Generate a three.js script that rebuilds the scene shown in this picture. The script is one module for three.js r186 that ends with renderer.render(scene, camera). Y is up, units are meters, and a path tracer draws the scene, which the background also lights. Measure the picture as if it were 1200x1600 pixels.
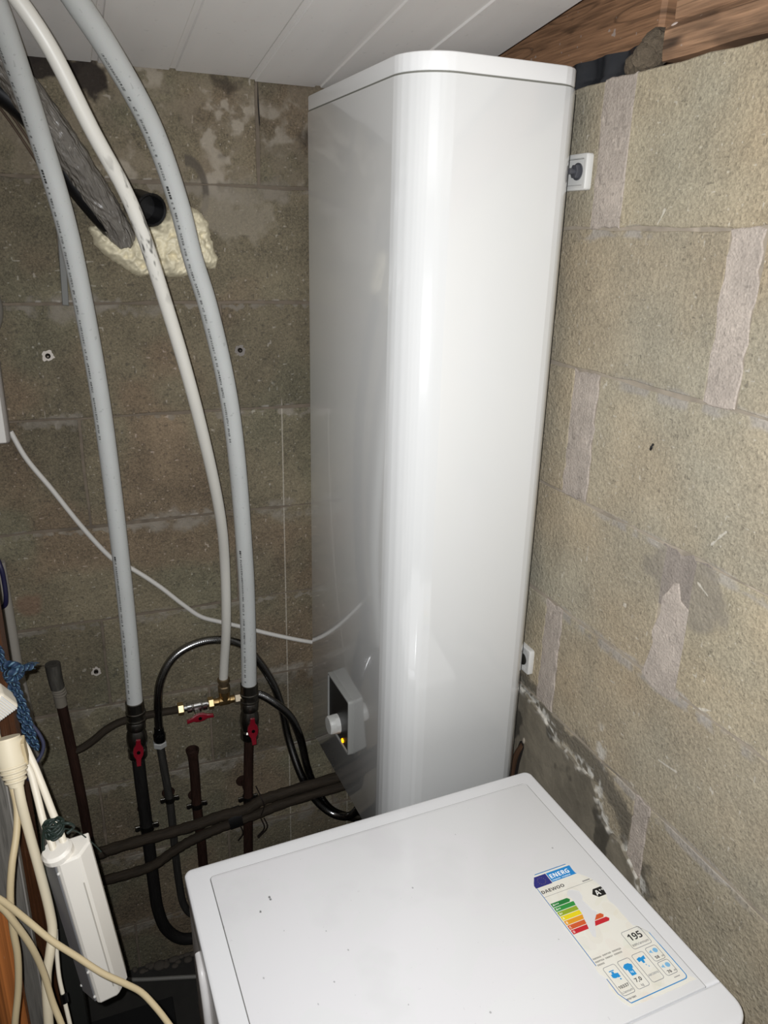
import * as THREE from 'three';
import { mergeGeometries, mergeVertices, toCreasedNormals } from 'three/addons/utils/BufferGeometryUtils.js';
import { RoundedBoxGeometry } from 'three/addons/geometries/RoundedBoxGeometry.js';

// ---------------------------------------------------------------- camera, light, exposure
const scene = new THREE.Scene();
scene.background = new THREE.Color(0x000000);
const camera = new THREE.PerspectiveCamera(67.2, 1200 / 1600, 0.02, 20);
camera.position.set(0, 1.732, 0);
camera.up.set(0.10563, 0.94174, -0.31932);
camera.lookAt(0.36123, 1.732 - 0.33552, -0.87002);
scene.add(camera);

// the photographer's flash, a few centimetres to the left of the lens and a little above it
const flash = new THREE.SpotLight(new THREE.Color(0.985, 1.0, 1.03), 5.2, 0, 1.20, 1.0, 2);
flash.position.set(-0.013, 1.742, -0.010);
flash.target.position.set(0.62, 1.31, -1.0);
flash.castShadow = true;
flash.shadow.radius = 0.14;
flash.shadow.mapSize.set(2048, 2048);
scene.add(flash, flash.target);

const renderer = new THREE.WebGLRenderer({ antialias: true });
renderer.toneMapping = THREE.LinearToneMapping;
renderer.toneMappingExposure = 1.0;
renderer.shadowMap.enabled = true;

// ---------------------------------------------------------------- helpers
let seed = 12345;
const rnd = () => { seed = (seed * 1664525 + 1013904223) >>> 0; return seed / 4294967296; };
const rr = (a, b) => a + (b - a) * rnd();
const V = (p) => new THREE.Vector3(p[0], p[1], p[2]);
const counts = {};
function numbered(name) {
  const n = counts[name] = (counts[name] ?? -1) + 1;
  return n ? `${name}_${String(n).padStart(3, '0')}` : name;
}
function tag(o, label, category, group) {
  o.userData.label = label; o.userData.category = category;
  if (group) o.userData.group = group;
  return o;
}
function mesh(name, geo, mat, parent = scene, label) {
  const m = new THREE.Mesh(Array.isArray(geo) ? merge(geo) : geo, mat);
  m.name = parent === scene ? numbered(name) : name;
  m.castShadow = m.receiveShadow = true;
  if (label) m.userData.label = label;
  parent.add(m);
  return m;
}
function thing(name, label, category, pos = [0, 0, 0], group) {
  const g = new THREE.Group(); g.name = numbered(name); g.position.set(...pos);
  tag(g, label, category, group); scene.add(g); return g;
}
function structure(name, geo, mat) { const m = mesh(name, geo, mat); m.name = name; m.userData.kind = 'structure'; return m; }
function merge(list) {
  const l = list.map((g) => { const h = g.index ? g.toNonIndexed() : g.clone(); for (const k of Object.keys(h.attributes)) if (!['position', 'normal', 'uv'].includes(k)) h.deleteAttribute(k); return h; });
  return mergeGeometries(l);
}
const box = (x0, x1, y0, y1, z0, z1, r = 0) => {
  const w = x1 - x0, h = y1 - y0, d = z1 - z0;
  const g = r ? new RoundedBoxGeometry(w, h, d, 2, r) : new THREE.BoxGeometry(w, h, d);
  return g.translate((x0 + x1) / 2, (y0 + y1) / 2, (z0 + z1) / 2);
};
// a tube through points, radius a number or f(t); uv.x in metres along it, v=0 faces the reference direction
function tube(pts, rad, { seg = 60, sides = 14, caps = true, ref = [-0.6, 0, 1], straight = false } = {}) {
  const vs = pts.map(V);
  let P = [], L = [0];
  if (straight) P = vs;
  else { const c = new THREE.CatmullRomCurve3(vs, false, 'centripetal'); for (let i = 0; i <= seg; i++) P.push(c.getPoint(i / seg)); }
  for (let i = 1; i < P.length; i++) L.push(L[i - 1] + P[i].distanceTo(P[i - 1]));
  const R = typeof rad === 'function' ? rad : () => rad;
  const pos = [], nor = [], uv = [], idx = [];
  const rf = V(ref).normalize();
  const n = P.length, tot = L[n - 1];
  for (let i = 0; i < n; i++) {
    const T = P[Math.min(n - 1, i + 1)].clone().sub(P[Math.max(0, i - 1)]).normalize();
    const A = rf.clone().addScaledVector(T, -rf.dot(T)).normalize(), B = T.clone().cross(A);
    for (let j = 0; j <= sides; j++) {
      const a = j / sides * Math.PI * 2, r = R(L[i] / tot, i, a), d = A.clone().multiplyScalar(Math.cos(a)).addScaledVector(B, Math.sin(a));
      pos.push(P[i].x + d.x * r, P[i].y + d.y * r, P[i].z + d.z * r); nor.push(d.x, d.y, d.z); uv.push(L[i], j / sides);
    }
  }
  const wavy = rad.length > 2;
  const s = sides + 1;
  for (let i = 0; i < n - 1; i++) for (let j = 0; j < sides; j++) { const a = i * s + j, b = a + s; idx.push(a, a + 1, b, b, a + 1, b + 1); }
  if (caps) for (const [i, f] of [[0, -1], [n - 1, 1]]) {
    const T = P[Math.min(n - 1, i + 1)].clone().sub(P[Math.max(0, i - 1)]).normalize().multiplyScalar(f);
    const c = pos.length / 3; pos.push(P[i].x, P[i].y, P[i].z); nor.push(T.x, T.y, T.z); uv.push(L[i], 0);
    for (let j = 0; j <= sides; j++) { const k = (i * s + j) * 3; pos.push(pos[k], pos[k + 1], pos[k + 2]); nor.push(T.x, T.y, T.z); uv.push(L[i], j / sides); }
    for (let j = 0; j < sides; j++) f < 0 ? idx.push(c, c + 2 + j, c + 1 + j) : idx.push(c, c + 1 + j, c + 2 + j);
  }
  const g = new THREE.BufferGeometry();
  g.setAttribute('position', new THREE.Float32BufferAttribute(pos, 3)); g.setAttribute('normal', new THREE.Float32BufferAttribute(nor, 3));
  g.setAttribute('uv', new THREE.Float32BufferAttribute(uv, 2)); g.setIndex(idx);
  if (wavy) g.computeVertexNormals();
  return g;
}
// lathe: profile [[radius, distance along axis]...] from point a in direction dir
function lathe(profile, a, dir, sides = 24, crease = 0.6) {
  let g = new THREE.LatheGeometry(profile.map(([r, h]) => new THREE.Vector2(Math.max(r, 1e-5), h)), sides);
  g = toCreasedNormals(g, crease);
  g.applyQuaternion(new THREE.Quaternion().setFromUnitVectors(new THREE.Vector3(0, 1, 0), V(dir).normalize()));
  return g.translate(...a);
}
const hex = (r, h, a, dir) => lathe([[0, 0], [r * 0.9, 0], [r, h * 0.1], [r, h * 0.9], [r * 0.9, h], [0, h]], a, dir, 6, 0.3);
// prism from an outline of [x, z] points, between two heights
function prism(outline, y0, y1, { bevel = 0, holes = [], crease = 0.5, bs = 2 } = {}) {
  const s = new THREE.Shape(outline.map(([x, z]) => new THREE.Vector2(x, -z)));
  for (const h of holes) s.holes.push(new THREE.Path(h.map(([x, z]) => new THREE.Vector2(x, -z))));
  const g = new THREE.ExtrudeGeometry(s, { depth: y1 - y0 - 2 * bevel, bevelEnabled: bevel > 0, bevelSize: bevel, bevelThickness: bevel, bevelOffset: -bevel, bevelSegments: bs, steps: 1 });
  g.rotateX(-Math.PI / 2).translate(0, y0 + bevel, 0);
  return toCreasedNormals(g, crease);
}
function roundRect(x0, x1, z0, z1, radii, n = 10) { // radii: [x0z0, x1z0, x1z1, x0z1]
  const out = [], c = [[x0, z0, 1, 1, Math.PI], [x1, z0, -1, 1, 1.5 * Math.PI], [x1, z1, -1, -1, 0], [x0, z1, 1, -1, 0.5 * Math.PI]];
  c.forEach(([x, z, sx, sz, a0], i) => {
    const r = radii[i]; if (!r) { out.push([x, z]); return; }
    for (let k = 0; k <= n; k++) { const a = a0 + k / n * Math.PI / 2; out.push([x + sx * r + r * Math.cos(a), z + sz * r + r * Math.sin(a)]); }
  });
  return out;
}

// ---------------------------------------------------------------- noise and textures
const RT = new Float32Array(65536); for (let i = 0; i < 65536; i++) RT[i] = rnd();
function vn(x, y) {
  const xf = Math.floor(x), yf = Math.floor(y); let fx = x - xf, fy = y - yf;
  fx = fx * fx * (3 - 2 * fx); fy = fy * fy * (3 - 2 * fy);
  const x0 = xf & 255, x1 = (xf + 1) & 255, y0 = (yf & 255) << 8, y1 = ((yf + 1) & 255) << 8;
  const a = RT[y0 | x0], b = RT[y0 | x1], c = RT[y1 | x0], d = RT[y1 | x1];
  return a + (b - a) * fx + (c - a) * fy + (a - b - c + d) * fx * fy;
}
function fbm(x, y, o = 4) { let s = 0, a = 0.5, t = 0; for (let i = 0; i < o; i++) { s += a * vn(x, y); t += a; a *= 0.5; x = x * 2.03 + 17.3; y = y * 2.03 + 9.1; } return s / t; }
const clamp = (x, a = 0, b = 1) => Math.min(b, Math.max(a, x));
const smooth = (a, b, x) => { const t = clamp((x - a) / (b - a)); return t * t * (3 - 2 * t); };
const enc = (v) => { v = clamp(v); return 255 * (v <= 0.0031308 ? 12.92 * v : 1.055 * Math.pow(v, 1 / 2.4) - 0.055); };
function paint(w, h, x0, y0, sx, sy, fn) { // textures over a patch of sx by sy metres; fn(x, y, out) gives linear r g b and height
  const c = new Uint8Array(w * h * 4), b = new Uint8Array(w * h * 4), o = [0, 0, 0, 0];
  for (let j = 0, k = 0; j < h; j++) for (let i = 0; i < w; i++, k += 4) {
    fn(x0 + (i + 0.5) / w * sx, y0 + (j + 0.5) / h * sy, o);
    c[k] = enc(o[0]); c[k + 1] = enc(o[1]); c[k + 2] = enc(o[2]); c[k + 3] = 255;
    b[k] = b[k + 1] = b[k + 2] = clamp(o[3]) * 255; b[k + 3] = 255;
  }
  const mk = (d, srgb) => { const t = new THREE.DataTexture(d, w, h); t.magFilter = THREE.LinearFilter; t.minFilter = THREE.LinearFilter; t.wrapS = t.wrapT = THREE.MirroredRepeatWrapping; if (srgb) t.colorSpace = THREE.SRGBColorSpace; t.needsUpdate = true; return t; };
  return { map: mk(c, true), bumpMap: mk(b, false) };
}
function distPoly(x, y, pts) { // distance to a polyline
  let m = 1e9;
  for (let i = 0; i < pts.length - 1; i++) {
    const [ax, ay] = pts[i], [bx, by] = pts[i + 1], dx = bx - ax, dy = by - ay;
    const t = clamp(((x - ax) * dx + (y - ay) * dy) / (dx * dx + dy * dy)), ex = x - ax - t * dx, ey = y - ay - t * dy, d = ex * ex + ey * ey;
    if (d < m) m = d;
  }
  return Math.sqrt(m);
}
function inside(x, y, p) { let r = false; for (let i = 0, j = p.length - 1; i < p.length; j = i++) if ((p[i][1] > y) !== (p[j][1] > y) && x < (p[j][0] - p[i][0]) * (y - p[i][1]) / (p[j][1] - p[i][1]) + p[i][0]) r = !r; return r; }
const std = (color, roughness = 0.6, metalness = 0, extra = {}) => new THREE.MeshStandardMaterial({ color, roughness, metalness, ...extra });
const phys = (o) => new THREE.MeshPhysicalMaterial(o);

// ---------------------------------------------------------------- walls: their surfaces
const WX = 0.764, WZ = -1.54;                       // faces of the right and the back wall
const patchLine = [[-1.14, 0.908], [-1.10, 0.902], [-1.06, 0.898], [-1.02, 0.888], [-0.985, 0.866], [-0.95, 0.868], [-0.915, 0.860], [-0.875, 0.866], [-0.855, 0.845], [-0.838, 0.812], [-0.812, 0.800], [-0.785, 0.806], [-0.762, 0.790], [-0.733, 0.772], [-0.72, 0.74]];
const dampLine = [[-1.132, 0.915], [-1.06, 0.905], [-0.985, 0.889], [-0.92, 0.888], [-0.855, 0.885], [-0.80, 0.862], [-0.765, 0.815], [-0.725, 0.78]];
const rightJoints = [1.752, 1.539, 1.329, 1.121, 0.910, 0.70];
const smears = [[0, -1.06, -0.90], [1, -0.93, -0.62], [2, -0.94, -0.80], [2, -0.71, -0.55], [3, -1.06, -0.60], [4, -0.86, -0.55], [3, -0.77, -0.60]];
const scratches = [[[-0.71, 1.36], [-0.69, 1.385]], [[-0.69, 1.12], [-0.66, 1.135]], [[-0.735, 1.0], [-0.70, 1.005]], [[-0.96, 1.235], [-0.96, 1.26]], [[-0.895, 1.758], [-0.885, 1.775]], [[-0.72, 1.30], [-0.70, 1.29]]];
function grain(x, y) {
  const g = vn(x * 480, y * 480), g2 = RT[(Math.floor(x * 1150) * 7919 + Math.floor(y * 1150) * 104729) & 65535], m = vn(x * 210 + 40, y * 210 + 3);
  return { g, g2, m };
}
const rightTex = paint(1360, 1620, -1.54, 0.62, 1.15, 1.37, (z, y, o) => {
  const big = fbm(z * 4 + 3, y * 4, 4), mid = fbm(z * 24, y * 24 + 7, 3), { g, g2, m } = grain(z, y);
  let k = 0.80 + 0.32 * (big - 0.1) + 0.26 * (mid - 0.5) + 0.34 * (g - 0.5) + 0.34 * (g2 - 0.5);
  let r = 0.372 * k, gr = 0.318 * k, b = 0.226 * k, h = 0.5 + 0.28 * (g - 0.5) + 0.5 * (m - 0.5) + 0.3 * (mid - 0.5);
  const yel = fbm(z * 7 + 50, y * 7 + 20, 3); r *= 1 + 0.16 * (yel - 0.5); b *= 1 - 0.16 * (yel - 0.5);
  if (m > 0.8 && g > 0.45) { const t = smooth(0.82, 0.95, m) * 0.42; r *= 1 - t; gr *= 1 - t; b *= 1 - t; h -= t * 0.6; }
  const wsp = vn(z * 190 + 91, y * 190 + 33); if (wsp > 0.9) { const t = smooth(0.9, 0.98, wsp) * 0.5; r += (0.62 - r) * t; gr += (0.58 - gr) * t; b += (0.5 - b) * t; }
  const mix = (cr, cg, cb, t) => { r += (cr - r) * t; gr += (cg - gr) * t; b += (cb - b) * t; };
  const mort = 0.75 + 0.4 * (mid - 0.3) + 0.12 * (g - 0.5);
  const n0 = fbm(z * 36 + 8, y * 36, 3);
  for (const [j, z0, z1] of smears) { // mortar smeared over the bed joints
    if (z < z0 - 0.05 || z > z1 + 0.05) continue;
    const d = Math.abs(y - rightJoints[j] + 0.004) , wv = 0.006 + 0.016 * fbm(z * 22 + j * 9, y * 22, 3);
    mix(0.42 * mort, 0.385 * mort, 0.345 * mort, smooth(wv, wv * 0.45, d) * smooth(z0 - 0.03, z0 + 0.02, z) * smooth(z1 + 0.03, z1 - 0.02, z) * smooth(0.3, 0.55, n0) * 0.7);
  }
  { const d = Math.hypot((z + 0.745) / 0.075, (y - 1.285) / 0.05); const n = fbm(z * 30, y * 30, 3); mix(0.29 * mort, 0.255 * mort, 0.205 * mort, smooth(1.15, 0.85, d + (n - 0.5) * 0.8) * 0.8); }
  const dp = distPoly(z, y, patchLine), n2 = fbm(z * 42, y * 42 + 70, 4), n3 = vn(z * 130, y * 130);
  const dd = distPoly(z, y, dampLine);
  mix(0.085, 0.075, 0.058, smooth(0.03, 0.012, dd + (n2 - 0.5) * 0.045) * 0.75);             // damp dark band
  const ef = smooth(0.019, 0.004, dp + (n2 - 0.5) * 0.04) * smooth(0.42, 0.62, n3 * 0.5 + n2 * 0.6);
  mix(0.66, 0.64, 0.58, ef * 0.85 * smooth(0.3, 0.5, fbm(z * 19 + 2, y * 19, 3)));                                                          // white salts along the patch
  const st = Math.abs(z + 0.865 + 0.012 * (fbm(y * 40, 5, 2) - 0.5)) ; mix(0.6, 0.57, 0.51, smooth(0.016, 0.004, st) * smooth(0.925, 0.91, y) * smooth(0.835, 0.85, y) * 0 + smooth(0.02, 0.003, Math.abs(z + 0.862)) * smooth(0.985, 0.96, y) * smooth(0.88, 0.9, y) * smooth(0.45, 0.6, n2) * 0.7);
  for (const s of scratches) { const d = distPoly(z, y, s); if (d < 0.005) mix(0.68, 0.64, 0.56, smooth(0.0022, 0.0006, d + (n3 - 0.5) * 0.003) * 0.55); }
  o[0] = r; o[1] = gr; o[2] = b; o[3] = h;
});
const backJoints = [1.816, 1.606, 1.396, 1.177, 0.970, 0.766, 0.562, 0.352, 0.142];
const backTex = paint(760, 2040, -0.28, 0, 0.76, 2.04, (x, y, o) => {
  const big = fbm(x * 5 + 31, y * 5 + 11, 4), mid = fbm(x * 26 + 4, y * 26, 3), { g, g2, m } = grain(x + 3, y + 8);
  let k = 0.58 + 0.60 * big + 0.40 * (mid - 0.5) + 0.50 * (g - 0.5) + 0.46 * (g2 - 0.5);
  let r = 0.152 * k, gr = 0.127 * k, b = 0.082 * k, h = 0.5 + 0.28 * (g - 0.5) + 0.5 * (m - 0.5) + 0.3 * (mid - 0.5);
  const mix = (cr, cg, cb, t) => { r += (cr - r) * t; gr += (cg - gr) * t; b += (cb - b) * t; };
  if (m > 0.8) { const t = smooth(0.8, 0.92, m) * 0.45; mix(0.04, 0.035, 0.028, t); h -= t * 0.6; }
  const wsp = vn(x * 190 + 91, y * 190 + 33); if (wsp > 0.9) mix(0.42, 0.38, 0.32, smooth(0.9, 0.97, wsp) * 0.55);
  const red = fbm(x * 6 + 80, y * 6 + 15, 3); mix(r * 1.14, gr * 0.94, b * 0.92, smooth(0.48, 0.68, red) * 0.6); const grn = fbm(x * 5 + 40, y * 5 + 75, 3); mix(r * 0.93, gr * 1.02, b * 1.02, smooth(0.48, 0.65, grn) * 0.6);
  const n2 = fbm(x * 36, y * 36 + 70, 4), n3 = vn(x * 110, y * 110);
  for (let j = 0; j < backJoints.length; j++) { // mortar smeared along the courses
    const d = Math.abs(y - backJoints[j] + 0.006 + 0.006 * (fbm(x * 9, j * 7, 2) - 0.5)); if (d > 0.045) continue;
    const wv = 0.004 + 0.030 * smooth(0.38, 0.75, fbm(x * 10 + j * 13, j * 3.7, 3)), q = 0.6 + 0.6 * n2;
    mix(0.215 * q, 0.19 * q, 0.155 * q, smooth(wv, wv * 0.4, d + (n3 - 0.5) * 0.014) * 0.75 * smooth(0.28, 0.6, n2));
    mix(0.5, 0.47, 0.43, smooth(0.006, 0.001, Math.abs(y - backJoints[j] - 0.002)) * smooth(0.62, 0.8, n3) * smooth(0.45, 0.7, fbm(x * 7 + j, 3, 2)) * 0.6);
  }
  const top = smooth(1.76, 1.86, y + (n2 - 0.5) * 0.08); // rough, mouldy top course
  mix(0.19, 0.155, 0.11, top * smooth(0.35, 0.6, n2) * 0.5);
  const eff = smooth(0.55, 0.68, fbm(x * 17 + 3, y * 17 + 3, 4)) * smooth(0.5, 0.62, n2) ; mix(0.34, 0.30, 0.24, eff * top * 0.55);
  mix(0.018, 0.012, 0.009, top * smooth(0.66, 0.78, fbm(x * 13 + 60, y * 13 + 22, 4)) * 0.7);
  const hl = smooth(1.15, 0.75, Math.hypot((x - 0.083) / 0.032, (y - 1.97) / 0.035) + (n2 - 0.5) * 1.5); mix(0.014, 0.009, 0.007, hl * 0.92);
  const hl2 = smooth(1.15, 0.75, Math.hypot((x - 0.01) / 0.06, (y - 1.985) / 0.018) + (n2 - 0.5) * 1.4); mix(0.014, 0.009, 0.007, hl2 * 0.92);
  const rim = Math.abs(Math.hypot((x - 0.237) / 0.033, (y - 1.8) / 0.055) - 1) ; if (x > 0.235) mix(0.07, 0.058, 0.045, smooth(0.24, 0.1, rim) * smooth(1.745, 1.77, y) * 0.8);
  mix(0.27, 0.235, 0.18, smooth(1.15, 0.6, Math.hypot((x - 0.31) / 0.07, (y - 1.765) / 0.05) + (n2 - 0.5) * 1.8) * 0.5);
  mix(0.42, 0.38, 0.32, smooth(0.0018, 0.0004, Math.abs(x - 0.404)) * smooth(1.42, 1.4, y) * 0.65);        // pale drip
  mix(0.012, 0.009, 0.007, smooth(0.0025, 0.0008, Math.abs(x - 0.371 - (y - 1.98) * -0.04)) * smooth(1.915, 1.925, y)); // crack
  mix(0.15, 0.085, 0.055, smooth(1.1, 0.4, Math.hypot((x + 0.118) / 0.03, (y - 1.03) / 0.03) + (n2 - 0.5)) * 0.6);
  mix(0.09, 0.075, 0.05, smooth(0.35, 0.1, Math.abs(x + 0.07) / 0.1) * smooth(0.86, 0.8, y) * smooth(0.55, 0.65, y) * smooth(0.4, 0.65, n2) * 0.8);
  const low = smooth(1.5, 0.5, y); r *= 1 - 0.04 * low; gr *= 1 - 0.02 * low; b *= 1 - 0.02 * low;          // slightly darker and less red towards the floor
  o[0] = r; o[1] = gr; o[2] = b; o[3] = h;
});
const mortarTex = paint(640, 640, 0, 0, 0.5, 0.5, (x, y, o) => {
  const mid = fbm(x * 30, y * 30, 4), { g } = grain(x, y), f = fbm(x * 90, y * 30, 3); const big = fbm(x * 9 + 3, y * 9, 3), g2 = vn(x * 800, y * 800); let k = 0.86 + 0.35 * (mid - 0.5) + 0.18 * (g - 0.5) + 0.14 * (f - 0.5) + 0.3 * (big - 0.5) + 0.16 * (g2 - 0.5); if (vn(x * 150, y * 150) > 0.87) k *= 0.8; if (vn(x * 170 + 9, y * 170) > 0.9) k *= 1.2;
  o[0] = 0.47 * k; o[1] = 0.405 * k; o[2] = 0.345 * k; o[3] = 0.5 + 0.5 * (mid - 0.5) + 0.2 * (g - 0.5) + 0.25 * (f - 0.5);
});
const patchTex = paint(512, 512, -1.16, 0.5, 0.5, 0.5, (z, y, o) => {
  const big = fbm(z * 9, y * 9, 4), mid = fbm(z * 40, y * 40, 4), { g } = grain(z, y); let k = 0.55 + 0.55 * big + 0.3 * (mid - 0.5) + 0.1 * (g - 0.5);
  let c = [0.235 * k, 0.205 * k, 0.152 * k]; const dp = distPoly(z, y, patchLine);
  const e = smooth(0.012, 0.003, dp + (mid - 0.5) * 0.02) * smooth(0.4, 0.6, vn(z * 120, y * 120) * 0.5 + mid * 0.5); c = c.map((v, i) => v + ([0.6, 0.57, 0.5][i] - v) * e * 0.85 * smooth(0.3, 0.5, fbm(z * 19 + 2, y * 19, 3)));
  const dk = smooth(0.62, 0.72, fbm(z * 17 + 5, y * 17, 4)) * 0.6; c = c.map((v) => v * (1 - dk));
  o[0] = c[0]; o[1] = c[1]; o[2] = c[2]; o[3] = 0.5 + 0.5 * (mid - 0.5);
});
const rightMats = [0.93, 1.0, 1.06, 0.97].map((t) => new THREE.MeshStandardMaterial({ ...rightTex, color: new THREE.Color(t, t, t * (t > 1 ? 0.98 : 1)), roughness: 0.95, bumpScale: 0.0022 }));
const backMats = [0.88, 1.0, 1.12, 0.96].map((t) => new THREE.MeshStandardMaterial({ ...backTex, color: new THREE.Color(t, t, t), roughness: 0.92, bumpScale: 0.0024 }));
const mortarMat = new THREE.MeshStandardMaterial({ ...mortarTex, roughness: 0.92, bumpScale: 0.004 });
const mortarDark = new THREE.MeshStandardMaterial({ ...mortarTex, color: new THREE.Color(0.8, 0.79, 0.72), roughness: 0.95, bumpScale: 0.004 });
const mortarGrey = new THREE.MeshStandardMaterial({ ...mortarTex, color: new THREE.Color(0.62, 0.62, 0.62), roughness: 0.95, bumpScale: 0.004 });
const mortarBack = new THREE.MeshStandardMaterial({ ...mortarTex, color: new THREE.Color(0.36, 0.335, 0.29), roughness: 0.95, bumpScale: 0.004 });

// a block with slightly irregular edges: outline in wall coordinates, extruded towards the room
function slabGeo(pts, depth, bevel, uvf, turn, at) {
  const g = new THREE.ExtrudeGeometry(new THREE.Shape(pts.map(([a, b]) => new THREE.Vector2(a, b))), { depth: depth - bevel, bevelEnabled: true, bevelSize: bevel, bevelThickness: bevel, bevelOffset: -bevel, bevelSegments: 1 });
  const p = g.attributes.position, uv = [];
  for (let i = 0; i < p.count; i++) uv.push(...uvf(p.getX(i), p.getY(i)));
  g.setAttribute('uv', new THREE.Float32BufferAttribute(uv, 2));
  if (turn) g.rotateY(-Math.PI / 2);
  return g.translate(...at);
}
function rough(x0, x1, y0, y1, jit, step = 0.045) {
  const out = [], e = (ax, ay, bx, by) => { const n = Math.max(2, Math.round(Math.hypot(bx - ax, by - ay) / step)); for (let i = 0; i < n; i++) { const t = i / n, q = i ? 1 : 0.3; out.push([ax + (bx - ax) * t + rr(-jit, jit) * q, ay + (by - ay) * t + rr(-jit, jit) * q]); } };
  e(x0, y0, x1, y0); e(x1, y0, x1, y1); e(x1, y1, x0, y1); e(x0, y1, x0, y0); return out;
}
const uvR = (z, y) => [(z + 1.54) / 1.15, (y - 0.62) / 1.37];
const uvB = (x, y) => [(x + 0.28) / 0.76, y / 2.04];

// ---------------------------------------------------------------- the room
const wallRight = structure('wall_right', box(WX + 0.0014, WX + 0.2, 0, 1.950, WZ - 0.2, 1.5), mortarDark);
const joints = [[-1.047, -0.976], [-0.765, -0.710], [-1.047, -0.980], [-0.786, -0.728], [-1.058, -1.006], [-0.771, -0.735], [-1.05, -1.0], [-0.77, -0.73], [-1.05, -1.0]];
{
  const raggedJoint = [[-0.800, 1.118], [-0.775, 1.106], [-0.748, 1.102], [-0.722, 1.112], [-0.716, 1.135], [-0.722, 1.16], [-0.716, 1.19], [-0.722, 1.215], [-0.712, 1.236], [-0.700, 1.246], [-0.727, 1.252], [-0.745, 1.262], [-0.752, 1.282], [-0.765, 1.279], [-0.772, 1.262], [-0.783, 1.25], [-0.780, 1.225], [-0.787, 1.205], [-0.794, 1.19], [-0.786, 1.175], [-0.790, 1.15]].map(([a, b]) => [a + rr(-0.002, 0.002), b + rr(-0.002, 0.002)]);
  const tops = [1.952, 1.752, 1.539, 1.329, 1.121, 0.910, 0.70, 0.49, 0.28, 0.07];
  for (let c = 0; c < 9; c++) {
    const y1 = tops[c] - (c ? 0.002 : 0), y0 = tops[c + 1] + 0.002, [a, b] = joints[c];
    const P = 0.555, cuts = [a - P, a, a + P, a + 2 * P], cutE = [b - P, b, b + P, b + 2 * P];
    for (let i = 0; i < 4; i++) {
      const s0 = i ? cutE[i - 1] : WZ, s1 = cuts[i];
      const z0 = Math.max(s0, WZ), z1 = Math.min(s1, 0.2);
      if (z1 - z0 < 0.03) continue;
      mesh('concrete_block', slabGeo(rough(z0, z1, y0, y1, 0.0022), 0.012 + rr(-0.001, 0.001), 0.0015, uvR, true, [WX + 0.012, 0, 0]), rightMats[Math.floor(rnd() * 4)], wallRight);
      if (i < 3 && cutE[i] > WZ && cuts[i] < 0.1) mesh('mortar_joint', slabGeo(c === 3 && i === 1 ? raggedJoint : rough(Math.max(cuts[i], WZ) + 0.0005, cutE[i] - 0.001, y0 - 0.002, y1 + 0.002, 0.0035, 0.012), 0.0128, 0.0016, (z, y) => [z * 2, y * 2], true, [WX + 0.012, 0, 0]), mortarMat, wallRight, 'broad grey mortar joint between two blocks');
    }
  }
  mesh('mortar_joint', slabGeo(rough(-0.795, -0.700, 1.236, 1.329, 0.006, 0.014), 0.0112, 0.0012, (z, y) => [z * 2, y * 2], true, [WX + 0.012, 0, 0]), mortarGrey, wallRight, 'darker grey patch of mortar');
  const poly = [...patchLine.map(([z, y]) => [z, y]), [-0.72, 0.5], [-1.16, 0.5], [-1.16, 0.905]].reverse();
  const fine = []; for (let i = 0; i < poly.length; i++) { const a = poly[i], b = poly[(i + 1) % poly.length], n = 4; for (let k = 0; k < n; k++) fine.push([a[0] + (b[0] - a[0]) * k / n + rr(-0.002, 0.002), a[1] + (b[1] - a[1]) * k / n + rr(-0.002, 0.002)]); }
  const patchMat = new THREE.MeshStandardMaterial({ ...patchTex, roughness: 0.9, bumpScale: 0.005 });
  mesh('plaster_patch', slabGeo(fine, 0.009, 0.003, (z, y) => [(z + 1.16) / 0.5, (y - 0.5) / 0.5], true, [WX + 0.005, 0, 0]), patchMat, wallRight, 'smoother plastered patch with a ragged white edge');
}
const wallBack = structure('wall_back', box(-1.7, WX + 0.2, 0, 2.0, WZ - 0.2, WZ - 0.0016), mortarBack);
{
  const tops = [2.0, 1.816, 1.606, 1.396, 1.177, 0.970, 0.766, 0.562, 0.352, 0.142, 0.0];
  const vj = [0.372, 0.013, 0.288, 0.013, 0.30, 0.013, 0.224, -0.03, 0.25, 0.013];
  for (let c = 0; c < 10; c++) {
    const y1 = tops[c] - (c ? 0.0025 : 0), y0 = tops[c + 1] + (c < 9 ? 0.0025 : 0);
    for (let i = -2; i < 3; i++) {
      const x0 = Math.max(vj[c] + i * 0.55, -0.72), x1 = Math.min(vj[c] + (i + 1) * 0.55, WX) - 0.005;
      if (x1 - x0 < 0.04 || x1 < -0.3) continue;
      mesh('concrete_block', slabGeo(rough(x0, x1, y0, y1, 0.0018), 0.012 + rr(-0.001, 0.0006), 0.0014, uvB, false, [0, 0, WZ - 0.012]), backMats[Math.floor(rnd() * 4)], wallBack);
    }
  }
}
const plainWall = std(0x8a8378, 0.9);
structure('wall_left', box(-0.44, -0.24, 0, 2.2, WZ, -0.45), mortarBack);
structure('wall_outer', box(-1.9, -1.7, 0, 2.6, WZ - 0.2, 1.7), plainWall);
structure('wall_front', box(-1.9, WX + 0.2, 0, 2.6, 1.5, 1.7), plainWall);
structure('wall_top', box(WX + 0.15, WX + 0.2, 1.95, 2.6, WZ - 0.2, 1.5), plainWall);
const floorTex = paint(256, 256, 0, 0, 1, 1, (x, y, o) => { const n = fbm(x * 8, y * 8, 5), { g } = grain(x, y); const k = 0.5 + n * 0.8 + 0.3 * (g - 0.5); o[0] = 0.028 * k; o[1] = 0.026 * k; o[2] = 0.022 * k; o[3] = n; });
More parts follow.
